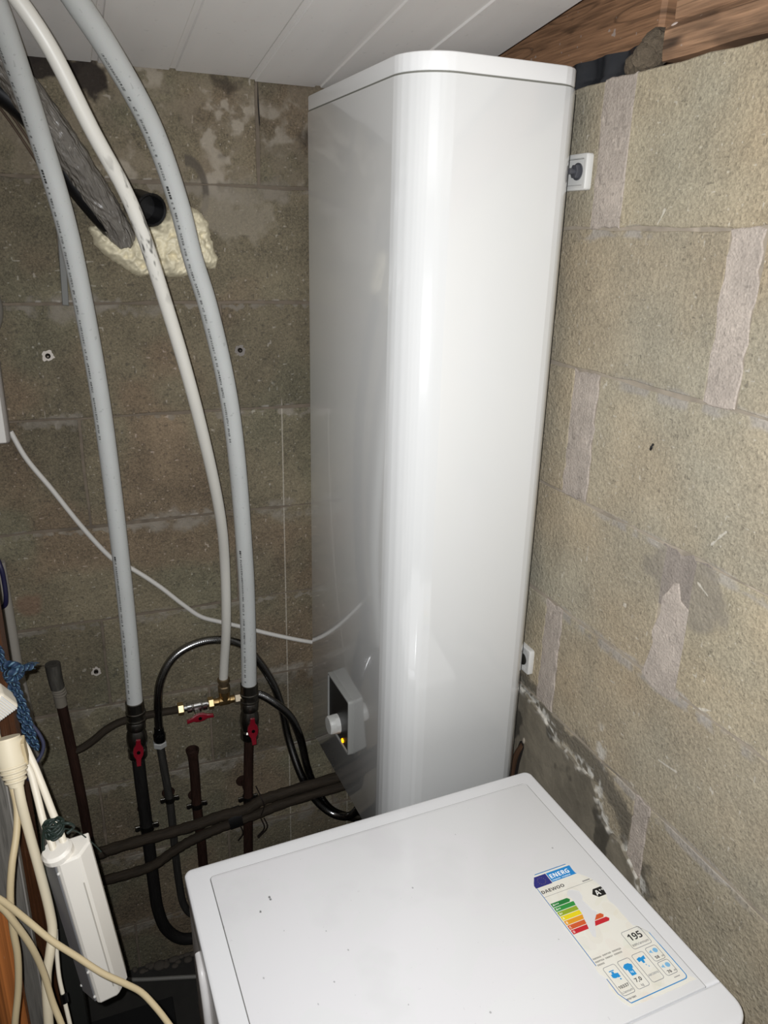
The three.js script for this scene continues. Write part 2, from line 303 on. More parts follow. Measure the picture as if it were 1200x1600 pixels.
structure('floor', box(-1.9, WX + 0.2, -0.2, 0, WZ - 0.2, 1.7), new THREE.MeshStandardMaterial({ ...floorTex, roughness: 0.9, bumpScale: 0.01 }));

// ceiling: white boards running towards the back wall, sloping down to it
const slope = Math.atan(0.128), ceilY = 1.992;
const ceiling = new THREE.Group(); ceiling.name = 'ceiling'; ceiling.userData.kind = 'structure'; scene.add(ceiling);
ceiling.position.set(0, ceilY, WZ); ceiling.rotation.x = -slope;
const boardTex = paint(512, 512, 0, 0, 1, 1, (x, y, o) => { const n = fbm(x * 5, y * 5, 4), s = vn(x * 60, y * 9), sp = vn(x * 140, y * 140); let k = 0.93 + 0.08 * (n - 0.5) + 0.03 * (s - 0.5); if (sp > 0.955) k *= 0.86; o[0] = 0.82 * k; o[1] = 0.785 * k; o[2] = 0.745 * k; o[3] = n; });
const boardMat = new THREE.MeshStandardMaterial({ ...boardTex, roughness: 0.5, bumpScale: 0.0005 });
const dark = std(0x0d0b0a, 0.9);
mesh('ceiling_slab', box(-1.9, 0.725, 0.016, 0.10, -0.2, 3.2), std(0xb8b2aa, 0.8), ceiling);
{
  const e = [0.217, 0.356, 0.479, 0.594, 0.722], L = []; for (let x = 0.217; x > -1.8; x -= 0.126) L.push(x); const edges = [...L.slice(1).reverse(), ...e];
  edges.slice(0, -1).forEach((x0, i) => {
    const x1 = edges[i + 1], lo = x0 > 0.3 ? -0.003 : 0;
    const prof = [[x0 + 0.009, 0], [x0 + 0.0105, -0.0035], [x1 - 0.0022, -0.0035], [x1 - 0.0006, -0.002], [x1 - 0.0006, 0.006], [x0, 0.006], [x0, -0.0005], [x0 + 0.009, -0.0005]];
    const s = new THREE.Shape(prof.map(([x, y]) => new THREE.Vector2(x, y + 0.0035)));
    const g = new THREE.ExtrudeGeometry(s, { depth: 3.0, bevelEnabled: false }); g.translate(0, lo, x0 > 0.3 ? 0.006 : 0.012);
    const p = g.attributes.position, uv = []; for (let k = 0; k < p.count; k++) uv.push(p.getX(k) + i * 0.37, p.getZ(k)); g.setAttribute('uv', new THREE.Float32BufferAttribute(uv, 2));
    const b = mesh('ceiling_board', g, boardMat, ceiling);
    if (Math.abs(x0 - 0.217) < 1e-6) mesh('screw', lathe([[0, 0], [0.0052, 0], [0.004, -0.0015], [0, -0.002]], [x0 + 0.004, 0.0025, 0.40], [0, 1, 0], 12), std(0x1d1512, 0.6, 0.4), b, 'dark screw head');
  });
}

// timbers, plastic sheet and mortar on top of the right wall
const woodTex = (base, sx, s0) => { const t = paint(1024, 512, 0, 0, 0.6, 0.3, (x, y, o) => {
  const w = fbm(x * 3 + s0, y * 14, 4), ring = 0.5 + 0.5 * Math.sin((y * 110 + w * 9 + fbm(x * 2, y * 4, 3) * 12) * 2.2), fib = fbm(x * 22 + s0, y * 420, 3), bl = fbm(x * 5 + s0, y * 5 + 3, 4);
  const k = 0.66 + 0.2 * ring + 0.7 * (fib - 0.5) + 0.5 * (bl - 0.4); const d = smooth(0.035, 0.0, Math.abs(fbm(x * 5 + s0, y * 34, 3) - 0.5)) * 0.45 + smooth(0.68, 0.78, fbm(x * 8 + s0, y * 30, 3)) * 0.35, wh = vn(x * 140, y * 140) > 0.965 ? 0.4 : 0;
  for (let i = 0; i < 3; i++) { let v = base[i] * Math.max(0.2, k) * (1 - d); o[i] = v + (0.55 - v) * wh; } o[3] = 0.5 + 0.4 * (fib - 0.5) + 0.2 * (ring - 0.5);
}); for (const q of [t.map, t.bumpMap]) q.repeat.set(1 / 0.6, 1 / 0.3); return t; };
const timberTex = woodTex([0.37, 0.20, 0.105], 1, 0), timberMat = new THREE.MeshStandardMaterial({ ...timberTex, roughness: 0.75, bumpScale: 0.004 });
const timberTex2 = woodTex([0.42, 0.245, 0.14], 1, 7), timberMat2 = new THREE.MeshStandardMaterial({ ...timberTex2, roughness: 0.75, bumpScale: 0.004 });
function timberGeo(x0, x1, y0, y1, z0, z1, seedv, r = 0.006) {
  const n = 24, out = []; // side profile with a wavering lower edge
  for (let i = 0; i <= n; i++) out.push([z0 + (z1 - z0) * i / n, y0 + rr(-0.002, 0.002)]);
  out.push([z1 + 0.004, (y0 + y1) / 2], [z1, y1], [z0, y1]);
  return slabGeo(out, x1 - x0, r, (z, y) => [z + seedv, y], true, [x1, 0, 0]);
}
const t1 = thing('timber_beam', 'rough brown timber at the ceiling corner whose left end goes behind the white heater', 'beam');
mesh('timber', timberGeo(0.80, 0.91, 1.995, 2.21, -1.53, -0.985, 0), timberMat, t1);
const t2 = thing('timber_beam', 'lighter brown timber on the right wall top, split along its length, in the upper right corner', 'beam');
mesh('timber', [timberGeo(0.778, 0.91, 2.006, 2.26, -0.938, 0.6, 3), timberGeo(0.767, 0.91, 1.962, 2.004, -0.945, 0.6, 5, 0.010)], timberMat2, t2);
mesh('paint_blob', new THREE.IcosahedronGeometry(0.007, 2).scale(0.7, 0.7, 1.2).translate(0.776, 1.998, -0.926), std(0xd9c8bd, 0.8), t2, 'pale dried blob');
{
  const g = new THREE.PlaneGeometry(0.2, 0.045, 40, 8), p = g.attributes.position;
  for (let i = 0; i < p.count; i++) p.setZ(i, 0.014 * (fbm(p.getX(i) * 30 + 5, p.getY(i) * 40, 3) - 0.5) + 0.004 * Math.sin(p.getX(i) * 90) + (p.getY(i) < -0.01 ? 0.006 : 0));
  const back = g.clone().translate(0, 0, -0.002); g.computeVertexNormals(); back.computeVertexNormals();
  const gg = merge([g, back]).rotateY(-Math.PI / 2).translate(0.783, 1.969, -1.095);
  tag(mesh('plastic_membrane', gg, std(0x2a2c30, 0.35)), 'dark crumpled plastic sheet squeezed between the wall top and the timber', 'plastic sheet');
}
{
  const parts = []; for (let i = 0; i < 16; i++) { const g = new THREE.IcosahedronGeometry(rr(0.010, 0.021), 3), p = g.attributes.position; const s = i * 3.1; for (let k = 0; k < p.count; k++) { const f = 1 + 0.5 * (fbm(p.getX(k) * 120 + s, p.getY(k) * 120 + p.getZ(k) * 90, 3) - 0.5); p.setXYZ(k, p.getX(k) * f, p.getY(k) * f, p.getZ(k) * f); } g.computeVertexNormals(); const t = rnd(); parts.push(g.translate(0.784 + rr(-0.006, 0.012), 1.958 + t * 0.033, -1.0 + t * 0.025 + rr(-0.014, 0.02))); }
  tag(mesh('mortar_lump', parts, new THREE.MeshStandardMaterial({ ...mortarTex, color: new THREE.Color(0.42, 0.38, 0.30), roughness: 0.95, bumpScale: 0.006 })), 'crumbly lump of old mortar between the ends of the two timbers', 'mortar');
}

// ---------------------------------------------------------------- shared materials
const enamel = phys({ color: new THREE.Color(0.755, 0.76, 0.745), roughness: 0.16, ior: 1.62, clearcoat: 1, clearcoatRoughness: 0.03 });
const capWhite = phys({ color: new THREE.Color(0.83, 0.83, 0.815), roughness: 0.42, clearcoat: 0.5, clearcoatRoughness: 0.2 });
const brass = std(new THREE.Color(0.62, 0.43, 0.2), 0.33, 1);
const brassPale = std(new THREE.Color(0.72, 0.56, 0.3), 0.42, 1);
const brassDull = std(new THREE.Color(0.27, 0.20, 0.12), 0.45, 0.9);
const chrome = std(new THREE.Color(0.72, 0.72, 0.70), 0.22, 1);
const nickelDark = std(new THREE.Color(0.22, 0.21, 0.19), 0.3, 1);
const blackGloss = std(0x0b0b0c, 0.18, 0.3);
const redGrip = phys({ color: new THREE.Color(0.20, 0.005, 0.014), roughness: 0.4, clearcoat: 0.4 });
const rustPipe = (c, k) => { const t = paint(256, 128, 0, 0, 1, 0.5, (x, y, o) => { const n = fbm(x * 14 + k, y * 14, 4), m = fbm(x * 70, y * 70 + k, 3); const q = 0.5 + n * 0.8 + (m - 0.5) * 0.6; o[0] = c[0] * q; o[1] = c[1] * q; o[2] = c[2] * q; o[3] = 0.5 * n + 0.5 * m; }); t.map.wrapS = t.bumpMap.wrapS = THREE.RepeatWrapping; return phys({ ...t, roughness: 0.75, specularIntensity: 0.3, bumpScale: 0.002 }); };
const steelDark = rustPipe([0.012, 0.011, 0.010], 3), steelRust = rustPipe([0.026, 0.012, 0.008], 9), lagging = rustPipe([0.034, 0.026, 0.018], 21), greyPipe = rustPipe([0.034, 0.032, 0.028], 31), sleeveGrey = rustPipe([0.06, 0.056, 0.048], 33);

// ---------------------------------------------------------------- water heater
{
  const h = thing('water_heater', 'tall white flat wall-hung water heater with rounded edges in the corner', 'water heater', [0.606, 0.612, -1.29]);
  h.rotation.y = 0.024;
  const O = [-0.606, -0.612, 1.29];
  const x0 = 0.457, x1 = 0.737, z0 = -1.525, z1 = -1.055;
  const out = roundRect(x0, x1, z0, z1, [0.03, 0.02, 0.042, 0.072], 36);
  const shift = (g) => g.translate(...O);
  mesh('casing', shift(prism(out, 0.612, 1.9435, { bevel: 0.003 })), enamel, h);
  const cap = roundRect(x0 + 0.001, x1 - 0.0015, z0 + 0.001, z1 - 0.001, [0.03, 0.02, 0.0415, 0.071], 36);
  mesh('top_cap', shift(prism(cap, 1.9445, 1.969, { bevel: 0.003, bs: 3 })), capWhite, h);
  mesh('added_dark_strip', shift(box(0.730, 0.7425, 0.63, 1.94, -1.50, -1.0885, 0.001)), std(0x0c0c0b, 0.7), h, 'black strip added for the dark shadow line beside the casing');  // added strip that draws the shaded gap line along the casing edge
  mesh('seam', shift(prism(roundRect(x0 + 0.002, x1 - 0.003, z0 + 0.002, z1 - 0.002, [0.03, 0.02, 0.041, 0.070], 20), 1.942, 1.946)), std(0x77776f, 0.7), h);
  // control panel on the front face, which looks left
  const pz0 = -1.366, pz1 = -1.240, py0 = 0.733, py1 = 0.861, px = x0;
  const rim = new THREE.Shape(roundRect(pz0, pz1, py0, py1, [0.006, 0.006, 0.006, 0.006], 4).map(([a, b]) => new THREE.Vector2(a, b)));
  rim.holes.push(new THREE.Path(roundRect(pz0 + 0.0055, pz1 - 0.0055, py0 + 0.0055, py1 - 0.0055, [0.003, 0.003, 0.003, 0.003], 4).map(([a, b]) => new THREE.Vector2(a, b))));
  const rg = new THREE.ExtrudeGeometry(rim, { depth: 0.009, bevelEnabled: true, bevelSize: 0.0025, bevelThickness: 0.0025, bevelOffset: -0.0025, bevelSegments: 3 }).rotateY(-Math.PI / 2).translate(px, 0, 0);
  const panel = mesh('control_panel', shift(toCreasedNormals(rg, 0.5)), std(0x8e8e8a, 0.5), h, 'raised grey rim of the control panel');
  mesh('panel_face', shift(box(px - 0.0085, px, py0 + 0.006, py1 - 0.006, pz0 + 0.006, pz1 - 0.006)), std(0x1d1d1c, 0.4), panel, 'recessed face with its grazing shade put into the dark colour');  // near-black colour stands in for the shade under grazing light
  mesh('dial_knob', shift(lathe([[0, 0], [0.021, 0], [0.0205, 0.010], [0.020, 0.010], [0.0195, 0.021], [0.018, 0.023], [0, 0.0235]], [px - 0.0075, 0.769, -1.306], [-1, 0, 0], 36)), std(0xc4c4bf, 0.4), panel, 'round white temperature knob');
  mesh('indicator_light', shift(lathe([[0, 0], [0.005, 0], [0.0044, 0.0022], [0, 0.003]], [px - 0.0085, 0.746, -1.277], [-1, 0, 0], 20)), new THREE.MeshStandardMaterial({ color: 0xffb000, emissive: 0xffa800, emissiveIntensity: 2.2, roughness: 0.4 }), panel, 'glowing amber light');
  // wall brackets with bolts
  for (const [yc, za] of [[1.833, -1.057], [0.9745, -1.079]]) {
    const w = 0.026, pl = new THREE.Shape(roundRect(za - 0.14, za, yc - w, yc + w, [0, 0.005, 0.005, 0], 4).map(([a, b]) => new THREE.Vector2(a, b)));
    pl.holes.push(new THREE.Path(roundRect(za - 0.13, za - 0.009, yc - w + 0.008, yc + w - 0.008, [0.002, 0.003, 0.003, 0.002], 3).map(([a, b]) => new THREE.Vector2(a, b))));
    const g = new THREE.ExtrudeGeometry(pl, { depth: 0.008, bevelEnabled: true, bevelSize: 0.003, bevelThickness: 0.003, bevelOffset: -0.003, bevelSegments: 3 }).rotateY(-Math.PI / 2).translate(WX + 0.001, 0, 0);
    const flat = (g) => shift(g).rotateY(-0.024);
    const br = mesh('mounting_bracket', flat(merge([toCreasedNormals(g, 0.5), box(WX - 0.005, WX + 0.001, yc - w + 0.005, yc + w - 0.005, za - 0.135, za - 0.005), box(x1 - 0.01, WX, yc - 0.018, yc + 0.018, za - 0.17, za - 0.10)])), std(0xd8d7d2, 0.45), h, 'white steel wall bracket');
    if (yc > 1.5) mesh('bolt', flat(merge([hex(0.0105, 0.008, [WX - 0.006, yc + 0.001, za - 0.027], [-1, 0, 0]), lathe([[0, 0], [0.0045, 0], [0.0045, 0.018], [0, 0.018]], [WX - 0.006, yc + 0.001, za - 0.027], [-1, 0, 0], 14), lathe([[0, 0], [0.0125, 0], [0.0125, 0.0015], [0, 0.0015]], [WX - 0.006, yc + 0.001, za - 0.027], [-1, 0, 0], 20)])), std(0x606166, 0.4, 0.4), br, 'grey hexagonal bolt');
    else mesh('bolt', flat(lathe([[0, 0], [0.0115, 0], [0.0115, 0.002], [0.009, 0.004], [0, 0.0048]], [WX - 0.006, yc - 0.004, za - 0.027], [-1, 0, 0], 24)), std(0x35342f, 0.5, 0.5), br, 'dark round bolt head');
  }
  // water connections underneath
  for (const [cx, cz] of [[0.545, -1.36], [0.60, -1.30]]) mesh('water_connection', shift(lathe([[0, 0], [0.012, 0], [0.012, 0.05], [0, 0.05]], [cx, 0.566, cz], [0, 1, 0], 18)), brass, h);
}

// ---------------------------------------------------------------- washing machine
{
  const w = thing('washing_machine', 'white washing machine in the foreground with a torn energy label on top', 'washing machine', [0.0895, 0, -0.9246]);
  w.rotation.set(0, 0.0186, 0.0118, 'YXZ');
  const W = 0.595, D = 0.492, H = 0.853;
  const white = phys({ color: new THREE.Color(0.775, 0.775, 0.78), roughness: 0.38, clearcoat: 0.6, clearcoatRoughness: 0.15 });
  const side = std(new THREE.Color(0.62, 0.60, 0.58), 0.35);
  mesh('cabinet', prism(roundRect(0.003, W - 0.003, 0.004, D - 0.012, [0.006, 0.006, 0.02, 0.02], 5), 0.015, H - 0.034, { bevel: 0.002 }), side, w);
  for (const [x, z] of [[0.05, 0.05], [W - 0.05, 0.05], [W - 0.05, D - 0.07], [0.05, D - 0.07]]) mesh('foot', lathe([[0, 0], [0.02, 0], [0.02, 0.008], [0.01, 0.016], [0, 0.016]], [x, 0.0 - x * 0.0118 + 0.0005, z], [0, 1, 0], 16), std(0x222222, 0.8), w);
  const sideRib = [[-0.0005, 0.812, 0.113], [-0.0015, 0.806, 0.138], [-0.0015, 0.777, 0.154], [-0.0015, 0.741, 0.162], [-0.0015, 0.65, 0.168], [-0.0015, 0.4, 0.17], [-0.0015, 0.2, 0.17]];
  mesh('side_rib', tube(sideRib, 0.0055, { seg: 50 }), side, w, 'raised curved rib pressed into the side');
  // worktop: frame with a raised inner panel and a separate front strip
  const fz = 0.4375;
  const lid = prism([...roundRect(0, W, 0, fz, [0.013, 0.013, 0, 0], 8)], H - 0.034, H - 0.001, { bevel: 0.004, bs: 4, holes: [] });
  mesh('worktop', lid, white, w);
  mesh('front_strip', prism(roundRect(0, W, fz + 0.0003, D, [0, 0, 0.03, 0.012], 8), H - 0.034, H - 0.001, { bevel: 0.0035, bs: 4 }), white, w);
  const marks = [[0.104, 0.096, 2.4], [0.104, 0.101, 2], [0.086, 0.115, 1.6], [0.107, 0.157, 1.2], [0.208, 0.146, 1], [0.32, 0.069, 1], [0.297, 0.158, 1], [0.144, 0.254, 1.2], [0.116, 0.274, 1.2], [0.064, 0.216, 1.2], [0.217, 0.317, 1.3], [0.403, 0.088, 0.8], [0.304, 0.364, 1.4], [0.159, 0.179, 1.1], [0.176, 0.218, 1.3], [0.527, 0.171, 1.2], [0.45, 0.045, 0.9], [0.44, 0.31, 1]];
  const topTex = paint(1100, 860, 0, 0, 0.595, 0.44, (x, z, o) => {
    let k = 1 - 0.02 * fbm(x * 8, z * 8, 3), dirt = 0;
    const n = fbm(x * 300, z * 300, 2);
    for (const [mx, mz, s] of marks) { const d = Math.hypot(x - mx, (z - mz) * 0.7) * 1000; if (d < 6) dirt = Math.max(dirt, smooth(s * 1.0, s * 0.35, d + (n - 0.5) * 2.2) * (s > 1.5 ? 0.75 : 0.45)); }
    const sm = smooth(0.62, 0.8, fbm(x * 11 + 4, z * 11 + 9, 4)) * 0.035, sp = vn(x * 260 + 7, z * 260) > 0.985 ? 0.15 : 0;
    k *= (1 - dirt) * (1 - sm) * (1 - sp);
    o[0] = 0.775 * k; o[1] = 0.772 * k; o[2] = 0.775 * k; o[3] = 0.5;
  });
  const inner = prism(roundRect(0.034, W - 0.0245, 0.0275, fz - 0.0001, [0.006, 0.006, 0, 0], 5), H - 0.004, H + 0.0006, { bevel: 0.0012, bs: 3 });
  { const p = inner.attributes.position, uv = []; for (let i = 0; i < p.count; i++) uv.push(p.getX(i) / 0.595, p.getZ(i) / 0.44); inner.setAttribute('uv', new THREE.Float32BufferAttribute(uv, 2)); }
  mesh('top_panel', inner, phys({ map: topTex.map, roughness: 0.38, clearcoat: 0.6, clearcoatRoughness: 0.15 }), w, 'slightly raised inner panel with small dirt marks');
  const gm = std(0x6b6966, 0.8);
  mesh('panel_groove', prism(roundRect(0.0331, W - 0.0236, 0.0266, fz - 0.0002, [0.007, 0.007, 0, 0], 5), H - 0.003, H - 0.0007), gm, w, 'grey line around the inner panel');  // grey plate just below the panel top, seen as a thin line

  // torn energy label, in millimetres from its top left corner
  const CW = 720, CH = 1380, cv = document.createElement('canvas'); cv.width = CW; cv.height = CH;
  const c = cv.getContext('2d'); c.scale(6, 6); c.translate(8, 4);
  c.fillStyle = '#e8e5da'; c.fillRect(-8, -4, 120, 230);
  for (let i = 0; i < 60; i++) { c.fillStyle = `rgba(${180 + rnd() * 30},${170 + rnd() * 30},${140 + rnd() * 30},${0.03 + rnd() * 0.05})`; c.beginPath(); c.ellipse(rr(0, 110), rr(20, 220), rr(3, 12), rr(4, 20), rr(0, 3), 0, 7); c.fill(); }
  const txt = (s, x, y, px, col = '#222', font = 'sans-serif', wgt = '', sx = 1, al = 'left') => { c.save(); c.translate(x, y); c.scale(0.1 * sx, 0.1); c.fillStyle = col; c.textAlign = al; c.font = `${wgt} ${px * 10}px ${font}`; c.fillText(s, 0, 0); c.restore(); };
  c.fillStyle = '#1673b5'; c.fillRect(10, 0.5, 57, 1.4);
  c.fillStyle = '#2a2a78'; c.fillRect(-1, 5, 28, 18.5);
  c.fillStyle = '#d8c23c'; for (let i = 0; i < 12; i++) { const a = i * Math.PI / 6; c.beginPath(); c.arc(14.5 + 6 * Math.cos(a), 14.5 + 6 * Math.sin(a), 0.35, 0, 7); c.fill(); }
  c.fillStyle = '#1b86cc'; c.fillRect(28, 5, 42, 17.2);
  txt('ENERG', 29.5, 16.4, 10.6, '#ffffff', 'sans-serif', 'bold', 0.98); txt('енергия · ενεργεια', 29.5, 20.4, 3.1, '#ffffff', 'sans-serif', 'bold', 1.1);
  txt('DAEWOO', 1.6, 35.4, 7.6, '#26262a', 'sans-serif', 'bold', 1.18); 
  c.strokeStyle = '#8a8a86'; c.lineWidth = 0.5; c.beginPath(); c.moveTo(0, 41.2); c.lineTo(86, 41.2); c.stroke();
  c.fillStyle = '#55555a'; for (let i = 0; i < 6; i++) c.fillRect(69 + i * 2.1, 37, 1.5, 1.9);
  const bars = ['#1d7a35', '#2d8f3c', '#93a826', '#e8d314', '#e39a1d', '#d1592a', '#c4202c'], nm7 = ['A+++', 'A++', 'A+', 'A', 'B', 'C', 'D'], tips = [33, 38, 43, 49, 54, 60.5, 64];
  bars.forEach((col, i) => { const y = 53.8 + i * 7.85, hh = 6.9; c.fillStyle = col; c.beginPath(); c.moveTo(2.4, y); c.lineTo(tips[i] - 3, y); c.lineTo(tips[i], y + hh / 2); c.lineTo(tips[i] - 3, y + hh); c.lineTo(2.4, y + hh); c.fill(); txt(nm7[i], 4, y + 5.3, 5, '#f4f1e4', 'sans-serif', 'bold', 0.9); });
  c.fillStyle = '#141414'; c.beginPath(); c.moveTo(67.5, 62.5); c.lineTo(73.5, 55.2); c.lineTo(90, 55.2); c.lineTo(90, 69.8); c.lineTo(73.5, 69.8); c.fill(); txt('A', 72.5, 67, 12, '#f0efe8', 'sans-serif', 'bold'); txt('++', 80.4, 62.5, 7, '#f0efe8', 'sans-serif', 'bold');
  const rb = (x0, y0, x1, y1, r = 3) => { c.strokeStyle = '#6e7076'; c.lineWidth = 0.6; c.beginPath(); c.moveTo(x0 + r, y0); c.arcTo(x1, y0, x1, y1, r); c.arcTo(x1, y1, x0, y1, r); c.arcTo(x0, y1, x0, y0, r); c.arcTo(x0, y0, x1, y0, r); c.closePath(); c.stroke(); };
  rb(62, 130, 92, 157.4); txt('195', 77, 145.6, 14, '#1c1c20', 'sans-serif', 'bold', 0.95, 'center'); txt('kWh/annum', 77, 153.8, 5, '#33333a', 'sans-serif', '', 0.95, 'center');
  txt('ENERGIA · ЕНЕРГИЯ · ENERGIJA', 2.4, 149.8, 3.0, '#55554f', 'sans-serif', 'bold'); txt('ΕΝΕΡΓΕΙΑ · ENERGY · ENERGIE', 2.4, 154.6, 3.0, '#55554f', 'sans-serif', 'bold'); txt('ENERGI', 2.4, 159.4, 3.0, '#55554f', 'sans-serif', 'bold');
  rb(5.4, 164, 24, 205.4); rb(28.4, 163.6, 47, 205); rb(52, 163, 70.4, 204.6); rb(75.4, 161.6, 92.6, 182.4); rb(75.4, 184.6, 92.6, 204.4);
  const blue = '#1d8fd0'; c.fillStyle = blue;
  c.fillRect(9.5, 175.5, 8, 4); c.fillRect(12, 172.5, 3.4, 8.6); c.beginPath(); c.ellipse(13.6, 178.6, 4.4, 3, 0, 0, 7); c.fill(); c.fillRect(16, 176, 4, 6); c.fillRect(10, 170.6, 7.4, 1.3); c.beginPath(); c.arc(18, 184.6, 1.1, 0, 7); c.fill();
  c.beginPath(); c.moveTo(31, 173); c.lineTo(35, 170); c.lineTo(40.4, 170); c.lineTo(44.4, 173); c.lineTo(43, 178); c.lineTo(41.4, 177.6); c.lineTo(41.4, 187); c.lineTo(34, 187); c.lineTo(34, 177.6); c.lineTo(32.2, 178); c.fill(); txt('kg', 37.7, 183, 3.6, '#d8eaf4', 'sans-serif', 'bold', 1, 'center');
  c.fillStyle = blue; c.beginPath(); c.moveTo(55, 170); c.lineTo(60, 168.6); c.lineTo(62, 170); c.lineTo(67.6, 168.6); c.lineTo(66.5, 174); c.lineTo(63.4, 173.4); c.lineTo(62.5, 178); c.lineTo(59.6, 178); c.lineTo(59.2, 174); c.lineTo(55.4, 175); c.fill(); c.fillRect(61, 180, 1, 1.8); c.fillRect(63, 183, 1, 1.8);
  txt('10337', 14.7, 196, 5.8, '#1c1c20', 'sans-serif', 'bold', 0.98, 'center'); txt('L/annum', 14.7, 202.6, 4.1, '#33333a', 'sans-serif', '', 1, 'center');
  txt('7,0', 37.7, 196.2, 7.4, '#1c1c20', 'sans-serif', 'bold', 1, 'center'); txt('kg', 37.7, 202.8, 4.2, '#33333a', 'sans-serif', '', 1, 'center');
  txt('ABCDEFG', 61.2, 196, 4, '#8b8d90', 'sans-serif', 'bold', 0.9, 'center');
  c.fillStyle = '#7fb7dc'; for (const y of [168.4, 191.4]) { c.beginPath(); c.moveTo(77.4, y - 1); c.lineTo(79, y - 1); c.lineTo(81.4, y - 2.8); c.lineTo(81.4, y + 2.8); c.lineTo(79, y + 1); c.lineTo(77.4, y + 1); c.fill(); c.beginPath(); c.arc(87, y, 3.4, 0, 7); c.fill(); }
  txt('58', 82.4, 179.6, 5.8, '#1c1c20', 'sans-serif', 'bold', 1, 'center'); txt('dB', 88.6, 179.6, 3, '#33333a'); txt('76', 82.4, 202, 5.8, '#1c1c20', 'sans-serif', 'bold', 1, 'center'); txt('dB', 88.6, 202, 3, '#33333a');
  txt('2010/1061', 5, 211.6, 3.2, '#33333a', 'sans-serif', 'bold'); c.fillStyle = '#77777a'; for (let i = 0; i < 5; i++) c.fillRect(82 + i * 1.8, 208.6, 1.3, 1.2);
  c.strokeStyle = '#2f6fb4'; c.lineWidth = 1.0; c.beginPath(); c.moveTo(0.4, 24); c.lineTo(0.4, 158); c.moveTo(1.2, 178); c.lineTo(1.2, 200); c.lineTo(8, 215.6); c.stroke();
  c.strokeStyle = '#2f86c4'; c.lineWidth = 1.3; c.beginPath(); c.moveTo(8, 215.8); c.lineTo(93, 215.8); c.arcTo(98.6, 215.8, 98.6, 210, 5.6); c.lineTo(98.6, 143); c.stroke();
  const lt = new THREE.CanvasTexture(cv); lt.colorSpace = THREE.SRGBColorSpace; lt.magFilter = THREE.LinearFilter;
  const outl = [[1.7, 13.5], [9, 2.5], [14, -0.5], [40, 0], [65, 0.6], [69.5, 6], [69, 20.5], [76, 28], [80.8, 33.6], [84, 39], [85.3, 43.8], [87, 50], [87.8, 57], [87.5, 64], [86.2, 70.1], [83, 76], [82.4, 81.5], [84.6, 88], [85.4, 95.6], [84.6, 104], [85.3, 113.1], [85, 120], [86, 126.8], [90.5, 128.4], [99, 144.5], [99.6, 180], [101, 214], [106.9, 221.6], [60, 221.4], [4.2, 220], [-1.5, 208], [-4.1, 188.7], [1.2, 176.5], [-2.6, 168.3], [-1.4, 150], [-2.2, 120], [-1.2, 80], [-1.4, 50], [-1.4, 28], [-1.8, 20]];
  const hole = [[35.8, 46.5], [40, 43.2], [46.1, 44], [53.8, 49.9], [53, 58.9], [48.5, 64.9], [50.4, 76], [51.5, 84.2], [56.3, 88.7], [50.1, 93.6], [43, 100], [39, 106.3], [27.2, 122.9], [24.3, 119.3], [27.4, 106.3], [30.1, 95.3], [33.7, 84.4], [34.4, 69.4], [36.3, 57.3], [33, 51]];
  const jitter = (p) => p.flatMap((a, i) => { const b = p[(i + 1) % p.length], n = Math.max(1, Math.round(Math.hypot(b[0] - a[0], b[1] - a[1]) / 7)); return Array.from({ length: n }, (_, k) => [a[0] + (b[0] - a[0]) * k / n + (k ? rr(-0.5, 0.5) : 0), a[1] + (b[1] - a[1]) * k / n + (k ? rr(-0.5, 0.5) : 0)]); });
  const ls = new THREE.Shape(jitter(outl).map(([u, v]) => new THREE.Vector2(u / 1000, -v / 1000))); ls.holes.push(new THREE.Path(jitter(hole).map(([u, v]) => new THREE.Vector2(u / 1000, -v / 1000))));
  const lg = new THREE.ExtrudeGeometry(ls, { depth: 0.0003, bevelEnabled: false }); { const p = lg.attributes.position, uv = []; for (let i = 0; i < p.count; i++) uv.push((p.getX(i) * 1000 + 8) / 120, 1 - (-p.getY(i) * 1000 + 4) / 230); lg.setAttribute('uv', new THREE.Float32BufferAttribute(uv, 2)); }
  lg.rotateX(-Math.PI / 2).translate(0.4605, H + 0.0007, 0.204);
  const el = mesh('energy_label', lg, new THREE.MeshStandardMaterial({ map: lt, roughness: 0.55 }), w, 'torn and partly peeled printed energy label');
  // the curled corner by the figure 195 and the lifted bottom left corner
  const curl = (pts, hgt) => { const g = new THREE.BufferGeometry(), v = pts.map(([u, q, k]) => [0.4605 + u / 1000, H + 0.0012 + k * hgt, 0.204 + q / 1000]).flat(); g.setAttribute('position', new THREE.Float32BufferAttribute(v, 3)); g.setIndex([0, 1, 2, 0, 2, 3, 0, 2, 1, 0, 3, 2]); g.computeVertexNormals(); return g; };
  mesh('curled_corner', curl([[88.5, 127.5, 0], [99, 144.5, 0], [95, 143, 1], [88.4, 134, 1]], 0.003), std(0x8d8c84, 0.7), el, 'grey underside of a curled corner');
}

// ---------------------------------------------------------------- three plastic pipes
function pipeTex(colour, side) {
  return paint(2048, 256, 0, 0, 1.5, 1, (x, v, o) => {
    const n = fbm(x * 20, v * 3, 3), s = vn(x * 240, v * 30), dirt = s > 0.93 ? 0.18 : 0; let k = 0.96 + 0.08 * (n - 0.5) - dirt;
    const d = Math.abs(v - side) * 0.104; // line of small print along the pipe, too small to read
    if (d < 0.0021 && fbm(x * 6, 3, 2) > 0.33) { const ch = Math.floor(x / 0.0042), on = RT[(ch * 37) & 65535] > 0.22, ix = (x / 0.0042) % 1, bold = (Math.floor(x / 0.34) & 1) && ((x / 0.34) % 1) < 0.08; if (on && ix < 0.75 && (vn(x * 900, v * 500) > 0.42 || bold)) k *= bold ? 0.1 : 0.2; }
    o[0] = colour[0] * k; o[1] = colour[1] * k; o[2] = colour[2] * k; o[3] = 0.5;
  });
}
